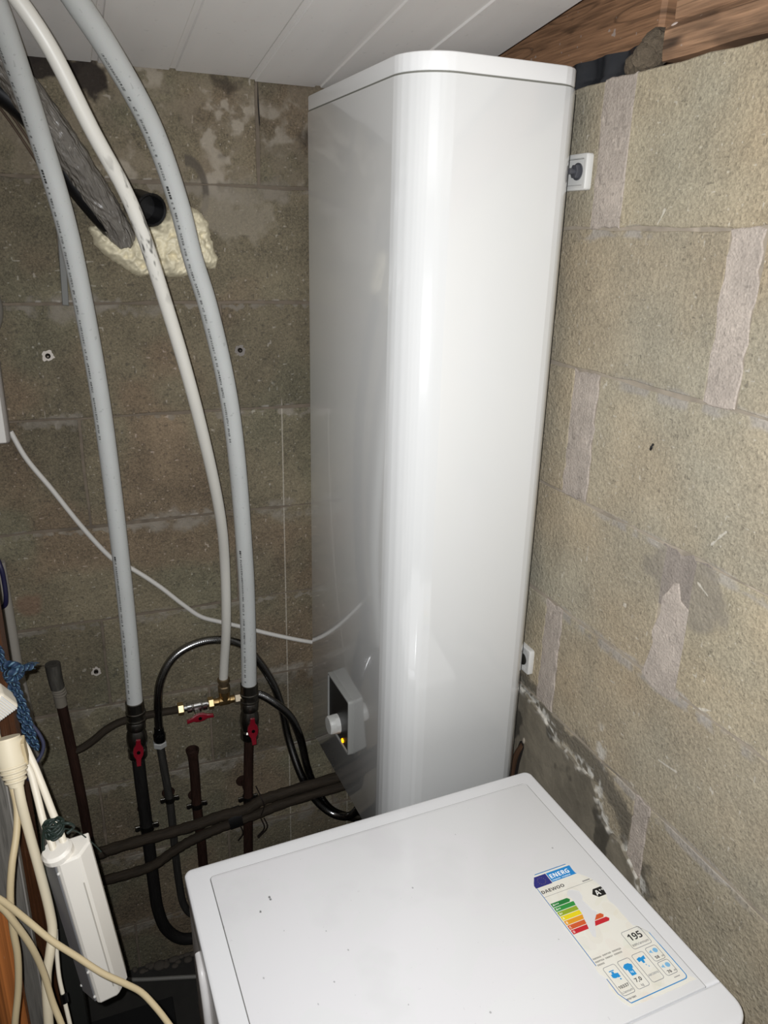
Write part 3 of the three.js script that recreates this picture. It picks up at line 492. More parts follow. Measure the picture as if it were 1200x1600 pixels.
const greyPlastic = (side) => { const t = pipeTex([0.52, 0.53, 0.51], side); t.map.repeat.set(1 / 1.5, 1); t.map.wrapS = THREE.RepeatWrapping; return new THREE.MeshStandardMaterial({ map: t.map, roughness: 0.42 }); };
const whiteTex = paint(1024, 128, 0, 0, 1.5, 1, (x, v, o) => { const n = fbm(x * 14, v * 3, 3), d = smooth(0.6, 0.8, fbm(x * 60, v * 8, 3)) * smooth(0.14, 0.02, Math.abs(x - 1.02)) * 0.8; const k = (0.97 + 0.06 * (n - 0.5)) * (1 - d); o[0] = 0.62 * k; o[1] = 0.60 * k; o[2] = 0.54 * k; o[3] = 0.5; });
whiteTex.map.repeat.set(1 / 1.5, 1); whiteTex.map.wrapS = THREE.RepeatWrapping;
const lastTo = (pts, e) => [...pts, e];
const P1 = [[0.057, 0.795, -1.47], [0.059, 0.919, -1.475], [0.058, 1.121, -1.468], [0.050, 1.429, -1.448], [0.037, 1.61, -1.422], [0.022, 1.74, -1.388], [-0.001, 1.858, -1.344], [-0.017, 1.927, -1.293], [-0.030, 1.976, -1.243], [-0.046, 2.028, -1.185], [-0.056, 2.07, -1.14]];
const P2 = [[0.250, 0.79, -1.515], [0.253, 0.85, -1.503], [0.256, 0.938, -1.479], [0.253, 1.105, -1.44], [0.238, 1.235, -1.382], [0.191, 1.458, -1.28], [0.147, 1.627, -1.217], [0.104, 1.766, -1.170], [0.060, 1.852, -1.137], [0.023, 1.93, -1.115], [0.004, 1.961, -1.108], [-0.018, 1.99, -1.098], [-0.055, 2.04, -1.08], [-0.075, 2.08, -1.07]];
const P3 = [[0.298, 0.785, -1.47], [0.300, 0.942, -1.465], [0.297, 1.094, -1.452], [0.273, 1.425, -1.412], [0.238, 1.611, -1.392], [0.214, 1.695, -1.38], [0.195, 1.774, -1.364], [0.156, 1.879, -1.324], [0.099, 1.963, -1.257], [0.060, 2.006, -1.205], [0.010, 2.06, -1.13], [-0.01, 2.09, -1.10]];
const g1 = thing('water_pipe', 'thick grey-white plastic pipe, leftmost of the three curved pipes', 'pipe'), g2 = thing('water_pipe', 'thin cream-white plastic pipe in the middle of the three curved pipes', 'pipe'), g3 = thing('water_pipe', 'thick grey-white plastic pipe, nearest to the heater of the three curved pipes', 'pipe');
mesh('tube', tube(P1, 0.0163, { seg: 120, sides: 28 }), greyPlastic(0.965), g1);
mesh('tube', tube(P2, 0.0100, { seg: 120, sides: 22 }), new THREE.MeshStandardMaterial({ map: whiteTex.map, roughness: 0.42 }), g2);
mesh('tube', tube(P3, 0.0166, { seg: 120, sides: 28 }), greyPlastic(0.97), g3);
// press fittings at their feet
const fit = [[0.0166, 0.035], [0.0188, 0.034], [0.0188, 0.012], [0.0205, 0.011], [0.0205, 0.006], [0.0178, 0.005], [0.0178, -0.006], [0.0205, -0.007], [0.0205, -0.010], [0.0, -0.010]].reverse();
mesh('press_fitting', lathe(fit, [0.0565, 0.772, -1.4705], [0, 1, 0]), nickelDark, g1, 'dark metal press fitting');
mesh('press_fitting', lathe(fit, [0.298, 0.764, -1.4705], [0, 1, 0]), nickelDark, g3, 'dark metal press fitting');
mesh('press_fitting', lathe([[0, 0], [0.0135, 0], [0.0135, 0.012], [0.0115, 0.014], [0.0115, 0.022], [0.0138, 0.024], [0.0138, 0.031], [0.0105, 0.033], [0, 0.033]], [0.2505, 0.764, -1.515], [0, 1, 0.02]), brassDull, g2, 'dull brass press fitting');

function handleGeo(L, w, tilt, a) { // butterfly grip
  const s = new THREE.Shape(); const pts = [[-L, w * 0.45], [-L * 0.55, w * 0.55], [-L * 0.3, w], [0, w * 1.15], [L * 0.3, w], [L * 0.55, w * 0.55], [L, w * 0.45]];
  const all = [...pts, ...pts.map(([x, y]) => [x, -y]).reverse()]; s.setFromPoints(all.map(([x, y]) => new THREE.Vector2(x, y)));
  const g = new THREE.ExtrudeGeometry(s, { depth: 0.003, bevelEnabled: true, bevelSize: 0.0018, bevelThickness: 0.0018, bevelSegments: 3, bevelOffset: -0.0018 });
  const p = g.attributes.position; for (let i = 0; i < p.count; i++) p.setZ(i, p.getZ(i) + 0.006 * (p.getX(i) / L) ** 2);
  return toCreasedNormals(g, 0.7).rotateZ(tilt).translate(...a);
}
function ballValve(label, top, bottom, z, x0, x1, bodyMat) {
  const v = thing('ball_valve', label, 'valve');
  const h = top - bottom, ax = [x1 - x0, bottom - top, 0];
  mesh('body', [lathe([[0, 0], [0.0185, 0], [0.0195, 0.002], [0.0195, h * 0.2], [0.017, h * 0.24], [0.0205, h * 0.36], [0.0215, h * 0.5], [0.0205, h * 0.64], [0.017, h * 0.74], [0.0198, h * 0.78], [0.0198, h * 0.97], [0.018, h], [0, h]], [x0, top, z], ax, 28), lathe([[0, 0], [0.008, 0], [0.008, 0.012], [0, 0.012]], [(x0 + x1) / 2, (top + bottom) / 2, z + 0.016], [0, 0, 1], 16)], bodyMat, v);
  return v;
}
const v1 = ballValve('dark metal ball valve with upright red grip under the leftmost thick pipe', 0.760, 0.668, -1.473, 0.0555, 0.0525, nickelDark);
const h1 = mesh('grip', handleGeo(0.032, 0.0095, Math.PI / 2 - 0.06, [0.0535, 0.706, -1.440]), redGrip, v1, 'red butterfly grip');
mesh('nut', hex(0.0042, 0.005, [0.0535, 0.706, -1.4365], [0, 0, 1]), blackGloss, h1);
const v2 = ballValve('dark metal ball valve with upright red grip under the thick pipe nearest the heater', 0.752, 0.655, -1.473, 0.298, 0.294, nickelDark);
const h2 = mesh('grip', handleGeo(0.034, 0.0105, Math.PI / 2 + 0.03, [0.296, 0.699, -1.440]), redGrip, v2, 'red butterfly grip');
mesh('nut', hex(0.0042, 0.005, [0.296, 0.699, -1.4365], [0, 0, 1]), blackGloss, h2);
// horizontal valve and tee between them
const BZ = -1.515, BY = 0.738;
const v3 = thing('ball_valve', 'shiny chrome ball valve lying level with brass nuts and a red grip', 'valve');
mesh('body', [lathe([[0, 0], [0.0075, 0], [0.0075, 0.006], [0.0125, 0.007], [0.0125, 0.016], [0.0105, 0.018], [0.0145, 0.021], [0.0145, 0.036], [0.0105, 0.039], [0.0125, 0.041], [0.0125, 0.050], [0.0075, 0.051], [0.0075, 0.058], [0, 0.058]], [0.160, BY, BZ], [1, 0, 0], 24), lathe([[0, 0], [0.006, 0], [0.006, 0.016], [0, 0.016]], [0.187, BY - 0.004, BZ + 0.01], [0, -0.35, 1], 14)], chrome, v3);
mesh('union_nut', hex(0.0145, 0.013, [0.1465, BY, BZ], [1, 0, 0]), brassPale, v3, 'pale brass hexagon nut');
mesh('union_nut', hex(0.0140, 0.012, [0.2135, BY, BZ], [1, 0, 0]), brassPale, v3, 'pale brass hexagon nut');
const h3 = mesh('grip', handleGeo(0.029, 0.0088, 0.07, [0.190, BY - 0.0125, BZ + 0.026]), redGrip, v3, 'red butterfly grip');
mesh('nut', hex(0.0042, 0.005, [0.190, BY - 0.0125, BZ + 0.0295], [0, 0, 1]), blackGloss, h3);
const tee = thing('pipe_tee', 'brass tee joining the chrome valve, the thin white pipe and a hose', 'pipe fitting');
mesh('body', [lathe([[0, 0], [0.0085, 0], [0.0085, 0.012], [0.0105, 0.014], [0.0105, 0.036], [0.0085, 0.038], [0.0085, 0.050], [0, 0.05]], [0.2245, BY, BZ], [1, 0, 0], 22), lathe([[0, 0], [0.0105, 0], [0.0105, 0.014], [0.0125, 0.016], [0.0125, 0.0265], [0, 0.0265]], [0.2505, BY, BZ], [0, 1, 0], 22)], brass, tee);
mesh('end_nut', hex(0.0145, 0.016, [0.272, BY, BZ], [1, 0, 0]), std(new THREE.Color(0.42, 0.36, 0.27), 0.45, 0.8), tee, 'dull hexagon nut');

// braided hoses
const braidTex = paint(1024, 128, 0, 0, 0.12, 1, (x, v, o) => { const a = Math.sin((x * 1400 + v * 24 * Math.PI)), b = Math.sin((x * 1400 - v * 24 * Math.PI)); const k = a * b; o[3] = 0.5 + 0.5 * Math.max(a, b) * 0.9; const q = 0.6 + 0.25 * k; o[0] = o[1] = o[2] = 0.5 * q; });
for (const t of [braidTex.map, braidTex.bumpMap]) { t.repeat.set(1 / 0.12, 1); t.wrapS = t.wrapT = THREE.RepeatWrapping; }
const braid = new THREE.MeshStandardMaterial({ ...braidTex, roughness: 0.22, metalness: 1, bumpScale: 0.0001 });
const hA = thing('braided_hose', 'braided steel hose making a high loop behind the white pipes', 'hose');
mesh('hose', tube([[0.104, 0.690, -1.515], [0.105, 0.737, -1.515], [0.115, 0.815, -1.515], [0.147, 0.865, -1.522], [0.194, 0.886, -1.527], [0.249, 0.886, -1.528], [0.298, 0.864, -1.527], [0.332, 0.819, -1.526], [0.367, 0.745, -1.525], [0.385, 0.675, -1.522], [0.395, 0.603, -1.510], [0.415, 0.518, -1.468], [0.447, 0.451, -1.45], [0.482, 0.42, -1.43], [0.513, 0.43, -1.40], [0.535, 0.50, -1.37], [0.545, 0.566, -1.36]], 0.0094, { seg: 140, sides: 18 }), braid, hA);
mesh('ferrule', lathe([[0, 0], [0.0125, 0], [0.0135, 0.003], [0.0135, 0.017], [0.011, 0.022], [0.0105, 0.034], [0, 0.034]], [0.1035, 0.667, -1.515], [0, 1, 0]), blackGloss, hA, 'black gloss hose ferrule');
mesh('union_nut', hex(0.0155, 0.013, [0.103, 0.653, -1.515], [0, 1, 0]), std(new THREE.Color(0.5, 0.5, 0.48), 0.6, 0.5), hA, 'whitish hexagon nut');
const hB = thing('braided_hose', 'braided steel hose leaving the brass tee and bending down under the heater', 'hose');
mesh('hose', tube([[0.288, 0.738, -1.515], [0.325, 0.740, -1.512], [0.364, 0.714, -1.498], [0.396, 0.674, -1.494], [0.420, 0.607, -1.495], [0.434, 0.526, -1.488], [0.456, 0.455, -1.48], [0.490, 0.40, -1.465], [0.535, 0.385, -1.44], [0.575, 0.42, -1.38], [0.595, 0.50, -1.32], [0.600, 0.566, -1.30]], 0.0094, { seg: 120, sides: 18 }), braid, hB);

// ---------------------------------------------------------------- old iron pipes along the back wall
function pipe(name, label, pts, r, mat, opt) { const t = thing(name, label, 'pipe'); mesh('tube', tube(pts, r, { seg: 80, sides: 18, ...opt }), mat, t); return t; }
pipe('iron_pipe', 'dark iron pipe under the left red-gripped valve, bending right near the floor', [[0.0525, 0.672, -1.473], [0.0535, 0.60, -1.475], [0.056, 0.50, -1.475], [0.058, 0.39, -1.475], [0.060, 0.30, -1.475], [0.063, 0.235, -1.475], [0.078, 0.168, -1.475], [0.112, 0.125, -1.474], [0.17, 0.113, -1.474], [0.25, 0.113, -1.474]], 0.0132, steelDark);
pipe('iron_pipe', 'thin dark pipe below the looped hose, turning right behind the washing machine', [[0.103, 0.656, -1.515], [0.107, 0.593, -1.515], [0.114, 0.484, -1.515], [0.116, 0.353, -1.515], [0.119, 0.255, -1.515], [0.126, 0.185, -1.515], [0.147, 0.138, -1.523], [0.185, 0.122, -1.527], [0.30, 0.122, -1.527]], 0.0088, greyPipe);
{
  const p = pipe('iron_pipe', 'short cut-off iron pipe with a flared open top between two risers', [[0.171, 0.62, -1.503], [0.172, 0.56, -1.503], [0.172, 0.475, -1.503], [0.176, 0.361, -1.503], [0.177, 0.12, -1.503], [0.177, 0.0, -1.503]], 0.0112, steelRust);
  mesh('flared_end', lathe([[0.0112, 0], [0.0115, 0.012], [0.0145, 0.026], [0.0150, 0.030], [0.0128, 0.0305], [0.010, 0.018], [0, 0.012]], [0.171, 0.606, -1.503], [-0.02, 1, 0.05]), steelRust, p, 'rusty flared rim');
}
pipe('iron_pipe', 'reddish brown iron pipe below the red-gripped valve nearest the heater', [[0.294, 0.662, -1.473], [0.291, 0.60, -1.475], [0.286, 0.483, -1.475], [0.281, 0.343, -1.475], [0.278, 0.15, -1.475], [0.277, 0.0, -1.475]], 0.0110, steelRust);
{
  const p = pipe('iron_pipe', 'dark riser at far left with a capped grey sleeve on its upper end', [[-0.0845, 0.815, -1.508], [-0.080, 0.744, -1.508], [-0.074, 0.646, -1.508], [-0.069, 0.543, -1.508], [-0.065, 0.409, -1.508], [-0.060, 0.2, -1.508], [-0.058, 0.0, -1.508]], 0.0105, steelRust);
  mesh('sleeve', tube([[-0.0905, 0.905, -1.508], [-0.090, 0.885, -1.508], [-0.0885, 0.862, -1.508], [-0.0870, 0.848, -1.508]], (t) => 0.0150 - t * 0.0015, { seg: 12 }), sleeveGrey, p, 'dark grey sleeve');
  mesh('wrapping', [tube([[-0.0873, 0.852, -1.508], [-0.086, 0.832, -1.508], [-0.0845, 0.806, -1.508]], 0.0118, { seg: 10 }), ...[0, 1, 2].map((i) => new THREE.TorusGeometry(0.0118, 0.0022, 8, 20).rotateX(Math.PI / 2 + 0.1).translate(-0.0865 + i * 0.001, 0.846 - i * 0.006, -1.508))], std(0x6d675c, 0.85), p, 'pale hemp and tape wrapping');
  mesh('branch', tube([[-0.077, 0.690, -1.508], [-0.060, 0.690, -1.511], [-0.031, 0.703, -1.515], [-0.008, 0.720, -1.515], [0.021, 0.732, -1.517], [0.055, 0.735, -1.519], [0.095, 0.737, -1.518], [0.136, 0.738, -1.515], [0.150, 0.738, -1.515]], 0.0084, { seg: 60, sides: 14 }), lagging, p, 'thin brown branch running to the brass nut');
}
const wv = (pts) => pts;
pipe('lagged_pipe', 'upper dark brown pipe crossing the risers and running behind the heater', [[-0.10, 0.455, -1.45], [-0.066, 0.463, -1.442], [-0.013, 0.472, -1.44], [0.081, 0.476, -1.44], [0.151, 0.479, -1.44], [0.216, 0.487, -1.44], [0.276, 0.489, -1.44], [0.309, 0.503, -1.44], [0.358, 0.508, -1.44], [0.491, 0.516, -1.44], [0.70, 0.525, -1.44]], (t, i) => 0.0122 + 0.0008 * Math.sin(i * 1.7), lagging);
pipe('lagged_pipe', 'lower dark brown pipe with a dip, strapped below the upper one', [[-0.068, 0.384, -1.448], [-0.050, 0.386, -1.447], [0.006, 0.387, -1.446], [0.062, 0.396, -1.443], [0.103, 0.418, -1.443], [0.135, 0.433, -1.443], [0.164, 0.442, -1.443], [0.215, 0.453, -1.443], [0.259, 0.459, -1.443], [0.304, 0.465, -1.443], [0.35, 0.474, -1.443], [0.501, 0.484, -1.443], [0.70, 0.49, -1.443]], (t, i) => 0.0108 + 0.0007 * Math.sin(i * 2.1), lagging);
{
  const t = thing('tape_tie', 'black tape and wire tie holding the two brown pipes together', 'tie');
  mesh('tape', tube([[0.232, 0.470, -1.442], [0.246, 0.472, -1.442], [0.262, 0.474, -1.442]], (q) => 0.0265, { seg: 6, sides: 16 }).scale(1, 1, 0.62).translate(0, 0, -0.548), std(0x0c0b0a, 0.6), t);
  for (const [x, d] of [[0.305, 0.02], [0.312, 0.03], [0.255, 0.012]]) mesh('wire', tube([[x, 0.46, -1.430], [x + 0.006, 0.435, -1.427], [x + 0.002 - d * 0.6, 0.42 - d * 0.4, -1.430]], 0.0013, { seg: 12, sides: 6 }), std(0x241d18, 0.6, 0.4), t, 'loose wire end');
  mesh('wire', tube([[0.302, 0.53, -1.46], [0.307, 0.52, -1.43], [0.312, 0.50, -1.424], [0.306, 0.47, -1.43]], 0.0013, { seg: 14, sides: 6 }), std(0x241d18, 0.6, 0.4), t);
}
{
  const t = tag(mesh('pipe_clip', [new RoundedBoxGeometry(0.022, 0.036, 0.016, 2, 0.003).rotateZ(0.25).translate(-0.058, 0.385, -1.448)], std(0x9a9a98, 0.5)), 'small pale plastic clip on the left end of the lower brown pipe', 'clip');
}
function clamp3(label, x, y, z, r) {
  const t = thing('pipe_clamp', label, 'clamp', [0, 0, 0], 'wall clamps on the iron risers');
  mesh('band', [lathe([[r + 0.0004, -0.006], [r + 0.0022, -0.006], [r + 0.0022, 0.006], [r + 0.0004, 0.006]], [x, y, z], [0, 1, 0], 24), box(x - r - 0.012, x - r + 0.001, y - 0.006, y + 0.006, z - 0.0022, z + 0.0022, 0.001), box(x + r - 0.001, x + r + 0.012, y - 0.006, y + 0.006, z - 0.0022, z + 0.0022, 0.001)], nickelDark, t);
  for (const s of [-1, 1]) mesh('screw', lathe([[0, 0], [0.005, 0], [0.0045, 0.003], [0, 0.0042]], [x + s * (r + 0.008), y, z + 0.002], [0, 0, 1], 14), nickelDark, t);
  mesh('rosette', [lathe([[0, 0], [0.015, 0], [0.014, 0.003], [0, 0.005]], [x, y, WZ + 0.0002], [0, 0, 1], 20), lathe([[0, 0], [0.0045, 0], [0.0045, z - WZ], [0, z - WZ]], [x, y, WZ], [0, 0, 1], 12)], steelRust, t);
}
clamp3('ring clamp on the thick riser under the left valve', 0.057, 0.478, -1.475, 0.0132);
clamp3('ring clamp on the thin dark riser below the looped hose', 0.1137, 0.505, -1.515, 0.0088);
clamp3('ring clamp on the cut-off flared pipe', 0.172, 0.482, -1.503, 0.0112);
clamp3('ring clamp on the reddish riser nearest the heater', 0.286, 0.490, -1.475, 0.0110);

// ---------------------------------------------------------------- the rest of the back wall
const cableWhite = std(new THREE.Color(0.56, 0.54, 0.5), 0.5);
tag(mesh('electric_cable', tube([[-0.108, 1.383, -1.525], [-0.089, 1.332, -1.526], [-0.052, 1.267, -1.527], [-0.009, 1.189, -1.528], [0.032, 1.124, -1.529], [0.049, 1.103, -1.530], [0.079, 1.081, -1.531], [0.131, 1.033, -1.530], [0.174, 0.986, -1.529], [0.212, 0.949, -1.529], [0.253, 0.929, -1.529], [0.301, 0.908, -1.529], [0.359, 0.881, -1.529], [0.449, 0.845, -1.527], [0.50, 0.83, -1.526]], 0.0048, { seg: 120, sides: 10 }), cableWhite), 'thin white cable sagging across the back wall to the heater', 'cable');
{ // expanding foam: a lumpy height field inside an outline
  const out = [[0.063, 1.737], [0.074, 1.742], [0.1, 1.727], [0.121, 1.72], [0.144, 1.734], [0.157, 1.75], [0.178, 1.743], [0.194, 1.757], [0.2, 1.776], [0.232, 1.782], [0.254, 1.770], [0.271, 1.748], [0.276, 1.714], [0.286, 1.686], [0.28, 1.668], [0.258, 1.668], [0.236, 1.657], [0.218, 1.653], [0.191, 1.654], [0.166, 1.659], [0.143, 1.654], [0.116, 1.667], [0.085, 1.689], [0.066, 1.708]];
  const loop = [...out, out[0]], nx = 150, ny = 96, x0 = 0.055, x1 = 0.295, y0 = 1.645, y1 = 1.79, pos = [], idx = [], ok = [];
  for (let j = 0; j <= ny; j++) for (let i = 0; i <= nx; i++) {
    const x = x0 + (x1 - x0) * i / nx, y = y0 + (y1 - y0) * j / ny, n = fbm(x * 60, y * 60, 3);
    const d = (inside(x, y, out) ? 1 : -1) * distPoly(x, y, loop) + (n - 0.5) * 0.008;
    const lump = 0.5 * Math.abs(fbm(x * 55 + 9, y * 55, 2) - 0.5) * 2 + 0.5 * vn(x * 110, y * 110), z = d > 0 ? 0.030 * (1 - Math.exp(-d / 0.010)) * (0.55 + 0.75 * (1 - lump)) + 0.004 * vn(x * 260, y * 260) : -0.004;
    pos.push(x, y, WZ + z); ok.push(d > -0.002);
  }
  for (let j = 0; j < ny; j++) for (let i = 0; i < nx; i++) { const a = j * (nx + 1) + i, b = a + 1, c = a + nx + 1, d = c + 1; if (ok[a] && ok[b] && ok[c] && ok[d]) idx.push(a, b, d, a, d, c); }
  const g = new THREE.BufferGeometry(); g.setAttribute('position', new THREE.Float32BufferAttribute(pos, 3)); g.setIndex(idx); g.computeVertexNormals();
  tag(mesh('foam_sealant', g, std(new THREE.Color(0.74, 0.67, 0.48), 0.5)), 'lumpy cream expanding foam sealing the hole in the back wall', 'foam');
}
{
  const t = thing('duct_stub', 'black round pipe end sticking out above the cream foam', 'pipe');
  mesh('tube', lathe([[0.021, 0.0], [0.0245, 0.003], [0.0265, 0.010], [0.0270, 0.075], [0.0285, 0.079], [0.0262, 0.082], [0.0235, 0.079], [0.0225, 0.045], [0, 0.045]], [0.140, 1.782, WZ - 0.03], [0.36, -0.20, 1]), std(0x0c0c0d, 0.45), t);
}
{
  const t = thing('wrapped_duct', 'grey plastic-wrapped duct slanting down into the cream foam', 'duct');
  const ribT = paint(512, 256, 0, 0, 0.3, 1, (x, v, o) => { const w = fbm(x * 10, v * 6, 3), s = fbm(x * 14 + v * 16, v * 22 - x * 30, 3), hl = smooth(0.03, 0.008, Math.abs(s - 0.5)) * smooth(0.4, 0.6, w); o[0] = 0.15 + 0.2 * hl; o[1] = 0.138 + 0.19 * hl; o[2] = 0.118 + 0.175 * hl; o[3] = 0.5 * w + 0.5 * Math.abs(s - 0.5) * 2; });  // pale streaks are wrinkle highlights painted into the plastic colour
  const m = phys({ ...ribT, roughness: 0.35, bumpScale: 0.007, clearcoat: 0.6, clearcoatRoughness: 0.25 }); for (const q of [ribT.map, ribT.bumpMap]) { q.repeat.set(1 / 0.3, 1); q.wrapS = q.wrapT = THREE.RepeatWrapping; }
  mesh('sleeve', tube([[0.122, 1.705, -1.535], [0.112, 1.728, -1.52], [0.086, 1.773, -1.50], [0.054, 1.828, -1.475], [0.023, 1.875, -1.450], [-0.006, 1.914, -1.425], [-0.033, 1.95, -1.40], [-0.07, 1.985, -1.38]], (q, i, a) => 0.0225 + 0.0035 * fbm(q * 20, 3, 2) + 0.0032 * (0.5 - Math.abs(fbm(q * 9 + Math.cos(a) * 2.2 + 7, Math.sin(a) * 2.2 + q * 16, 3) - 0.5) * 3) + (q < 0.15 ? -0.006 * (1 - q / 0.15) : 0), { seg: 180, sides: 72 }), m, t);
}
tag(mesh('black_hose', tube([[0.110, 1.722, -1.535], [0.098, 1.737, -1.520], [0.072, 1.768, -1.505], [0.044, 1.806, -1.495], [0.020, 1.851, -1.490], [-0.004, 1.89, -1.485], [-0.036, 1.92, -1.475], [-0.08, 1.95, -1.46]], 0.0185, { seg: 60, sides: 18 }), std(0x08080a, 0.4)), 'thick black hose under the grey wrapped duct', 'hose');
{
  const t = thing('wire_bundle', 'rusty brown wire strands on the wall behind the leftmost pipe', 'wire');
  for (const [dx, dy] of [[0, 0], [0.006, 0.006]]) mesh('strand', tube([[-0.09 + dx, 1.96 + dy, -1.50], [-0.055 + dx, 1.912 + dy, -1.515], [-0.039 + dx, 1.888 + dy, -1.53], [-0.02 + dx, 1.855 + dy, -1.533], [-0.004 + dx, 1.825 + dy, -1.535]], 0.0024, { seg: 24, sides: 8 }), rustPipe([0.12, 0.085, 0.06], 4), t);
}
tag(mesh('metal_strip', slabGeo([[0.010, 1.750], [0.004, 1.604], [0.015, 1.603], [0.022, 1.748]].reverse(), 0.004, 0.001, (a, b) => [a, b], false, [0, 0, WZ]), std(0x63635f, 0.6, 0.2)), 'flat grey metal strip on the wall behind the leftmost pipe', 'metal strip');
for (const [x, y, l, pale] of [[-0.030, 1.515, 'wall screw in chipped white plaster left of the leftmost pipe', 1], [0.321, 1.515, 'wall screw in a chipped hole right of the three pipes', 0], [-0.011, 0.854, 'wall screw low on the back wall left of the leftmost pipe', 0.6]]) {
  const t = thing('wall_screw', l, 'screw', [x, y, WZ]);
  const g = new THREE.CircleGeometry(0.011, 20), p = g.attributes.position; for (let i = 1; i < p.count; i++) { const f = 0.6 + 0.7 * fbm(i * 1.3, x * 90, 2); p.setXY(i, p.getX(i) * f, p.getY(i) * f); } g.translate(0, 0, 0.0012);
  mesh('chipped_plaster', g, std(new THREE.Color(0.2 + 0.35 * pale, 0.18 + 0.32 * pale, 0.16 + 0.28 * pale), 0.9), t);
  mesh('screw_head', [lathe([[0, 0.004], [0.0022, 0.0045], [0.0038, 0.006], [0.0046, 0.005], [0.0046, 0.001]].reverse(), [0, 0, 0], [0, 0, 1], 16)], std(0x3a352f, 0.35, 0.9), t);
}
{ // box and ring at the left edge of the view, on the back wall
  const b = thing('junction_box', 'white electrical box on the back wall at the left edge of view', 'electrical box', [-0.136, 1.44, WZ]);
  mesh('box', [new RoundedBoxGeometry(0.055, 0.15, 0.04, 3, 0.008).translate(0, 0, 0.02)], std(0x8d8781, 0.45), b);
  mesh('cover', [new RoundedBoxGeometry(0.048, 0.142, 0.008, 2, 0.003).translate(-0.002, 0, 0.043)], std(0xcfccc6, 0.4), b);
  const r = tag(mesh('wall_fitting', [new THREE.SphereGeometry(0.055, 32, 20).scale(0.72, 1, 0.42).translate(-0.131, 1.603, WZ + 0.022)], std(0x757069, 0.4)), 'grey oval fitting on the back wall above the white electrical box', 'wall fitting');
}
{
  const t = tag(mesh('grey_conduit', [tube([[-0.160, 1.13, -1.528], [-0.158, 1.0, -1.528], [-0.157, 0.90, -1.528], [-0.152, 0.80, -1.528], [-0.150, 0.4, -1.528]], 0.011, { seg: 20 })], std(0x8a857c, 0.7)), 'grey vertical conduit on the back wall left of the capped riser', 'conduit');
}
{ // a slot in the plaster patch with an old pipe
  const t = thing('rusty_pipe_stub', 'rusty pipe stub sunk in a slot of the plastered wall beside the heater', 'pipe');
  mesh('stub', tube([[0.757, 0.66, -1.108], [0.756, 0.71, -1.104], [0.757, 0.76, -1.094], [0.762, 0.788, -1.083]], (q) => 0.0072 - q * 0.002, { seg: 20 }), rustPipe([0.10, 0.055, 0.032], 15), t);
  mesh('slot', slabGeo([[-1.118, 0.66], [-1.095, 0.66], [-1.086, 0.74], [-1.076, 0.785], [-1.080, 0.80], [-1.092, 0.79], [-1.108, 0.74]], 0.0012, 0.0004, (a, b) => [a, b], true, [WX - 0.0035, 0, 0]), std(0x1a120c, 0.9), t, 'dark slot');
  mesh('plaster_crumb', new THREE.IcosahedronGeometry(0.006, 2).scale(0.6, 1.2, 0.7).translate(0.7605, 0.800, -1.079), std(0x9b9284, 0.9), t);
}
tag(mesh('insect', [new THREE.SphereGeometry(0.003, 12, 8).scale(0.5, 1.5, 0.8).rotateX(0.3).translate(WX - 0.001, 1.457, -0.846), new THREE.SphereGeometry(0.0018, 10, 8).translate(WX - 0.001, 1.4625, -0.8435)], std(0x0a0706, 0.5)), 'tiny black insect on the right wall block', 'insect');

// ---------------------------------------------------------------- floor
tag(mesh('floor_mat', box(-0.13, 0.075, 0.0, 0.012, -1.425, -0.62, 0.003), std(0x060606, 0.85)), 'black mat on the floor between the washing machine and the left side', 'mat');
tag(mesh('floor_rod', tube([[-0.03, 0.006, -1.515], [0.016, 0.006, -1.498], [0.09, 0.006, -1.475], [0.20, 0.006, -1.44]], 0.005, { seg: 20, sides: 10 }), std(0x77756f, 0.5)), 'thin pale rod lying on the floor along the back wall', 'rod');
{
  const parts = []; for (let i = 0; i < 26; i++) { const g = new THREE.IcosahedronGeometry(rr(0.004, 0.013), 1), p = g.attributes.position; for (let k = 0; k < p.count; k++) { const f = rr(0.8, 1.2); } g.scale(rr(0.7, 1.5), rr(0.4, 0.8), rr(0.7, 1.2)); parts.push(g.translate(0.0 + i * 0.009 + rr(-0.01, 0.01), 0.004, WZ + rr(0.004, 0.03))); }
  const d = mesh('rubble', parts, std(0x4a443c, 0.95)); tag(d, 'loose mortar crumbs along the foot of the back wall', 'rubble'); d.userData.kind = 'stuff';
}

// ---------------------------------------------------------------- posts, cables and plugs at the left
const brownTex = woodTex([0.13, 0.047, 0.016], 1, 4); brownTex.map.rotation = brownTex.bumpMap.rotation = Math.PI / 2;
const brownWood = new THREE.MeshStandardMaterial({ ...brownTex, roughness: 0.5, bumpScale: 0.002 });
tag(mesh('wooden_post', box(-0.150, -0.116, 0, 2.0, -1.055, -1.005, 0.002), brownWood), 'dark brown upright wooden post behind the cables', 'post');
const zinc = paint(128, 512, 0, 0, 0.2, 1, (x, y, o) => { const n = fbm(x * 40, y * 12, 4), s = vn(x * 300, y * 60), d = smooth(0.6, 0.72, n) * 0.4; const k = (0.8 + 0.4 * (n - 0.5) + 0.2 * (s - 0.5)) * (1 - d); o[0] = 0.24 * k; o[1] = 0.225 * k; o[2] = 0.195 * k; o[3] = n; });
const zincMat = new THREE.MeshStandardMaterial({ ...zinc, roughness: 0.6, metalness: 0.1, bumpScale: 0.002 });
{
  const t = thing('metal_upright', 'scuffed grey metal upright in front of the brown post', 'upright');
  mesh('web', box(-0.168, -0.1325, 0, 1.16, -0.985, -0.982, 0.001), zincMat, t); mesh('flange', box(-0.1345, -0.1322, 0, 1.16, -0.984, -0.962, 0.0008), std(0xa8a59e, 0.45, 0.3), t, 'paler folded edge');
}
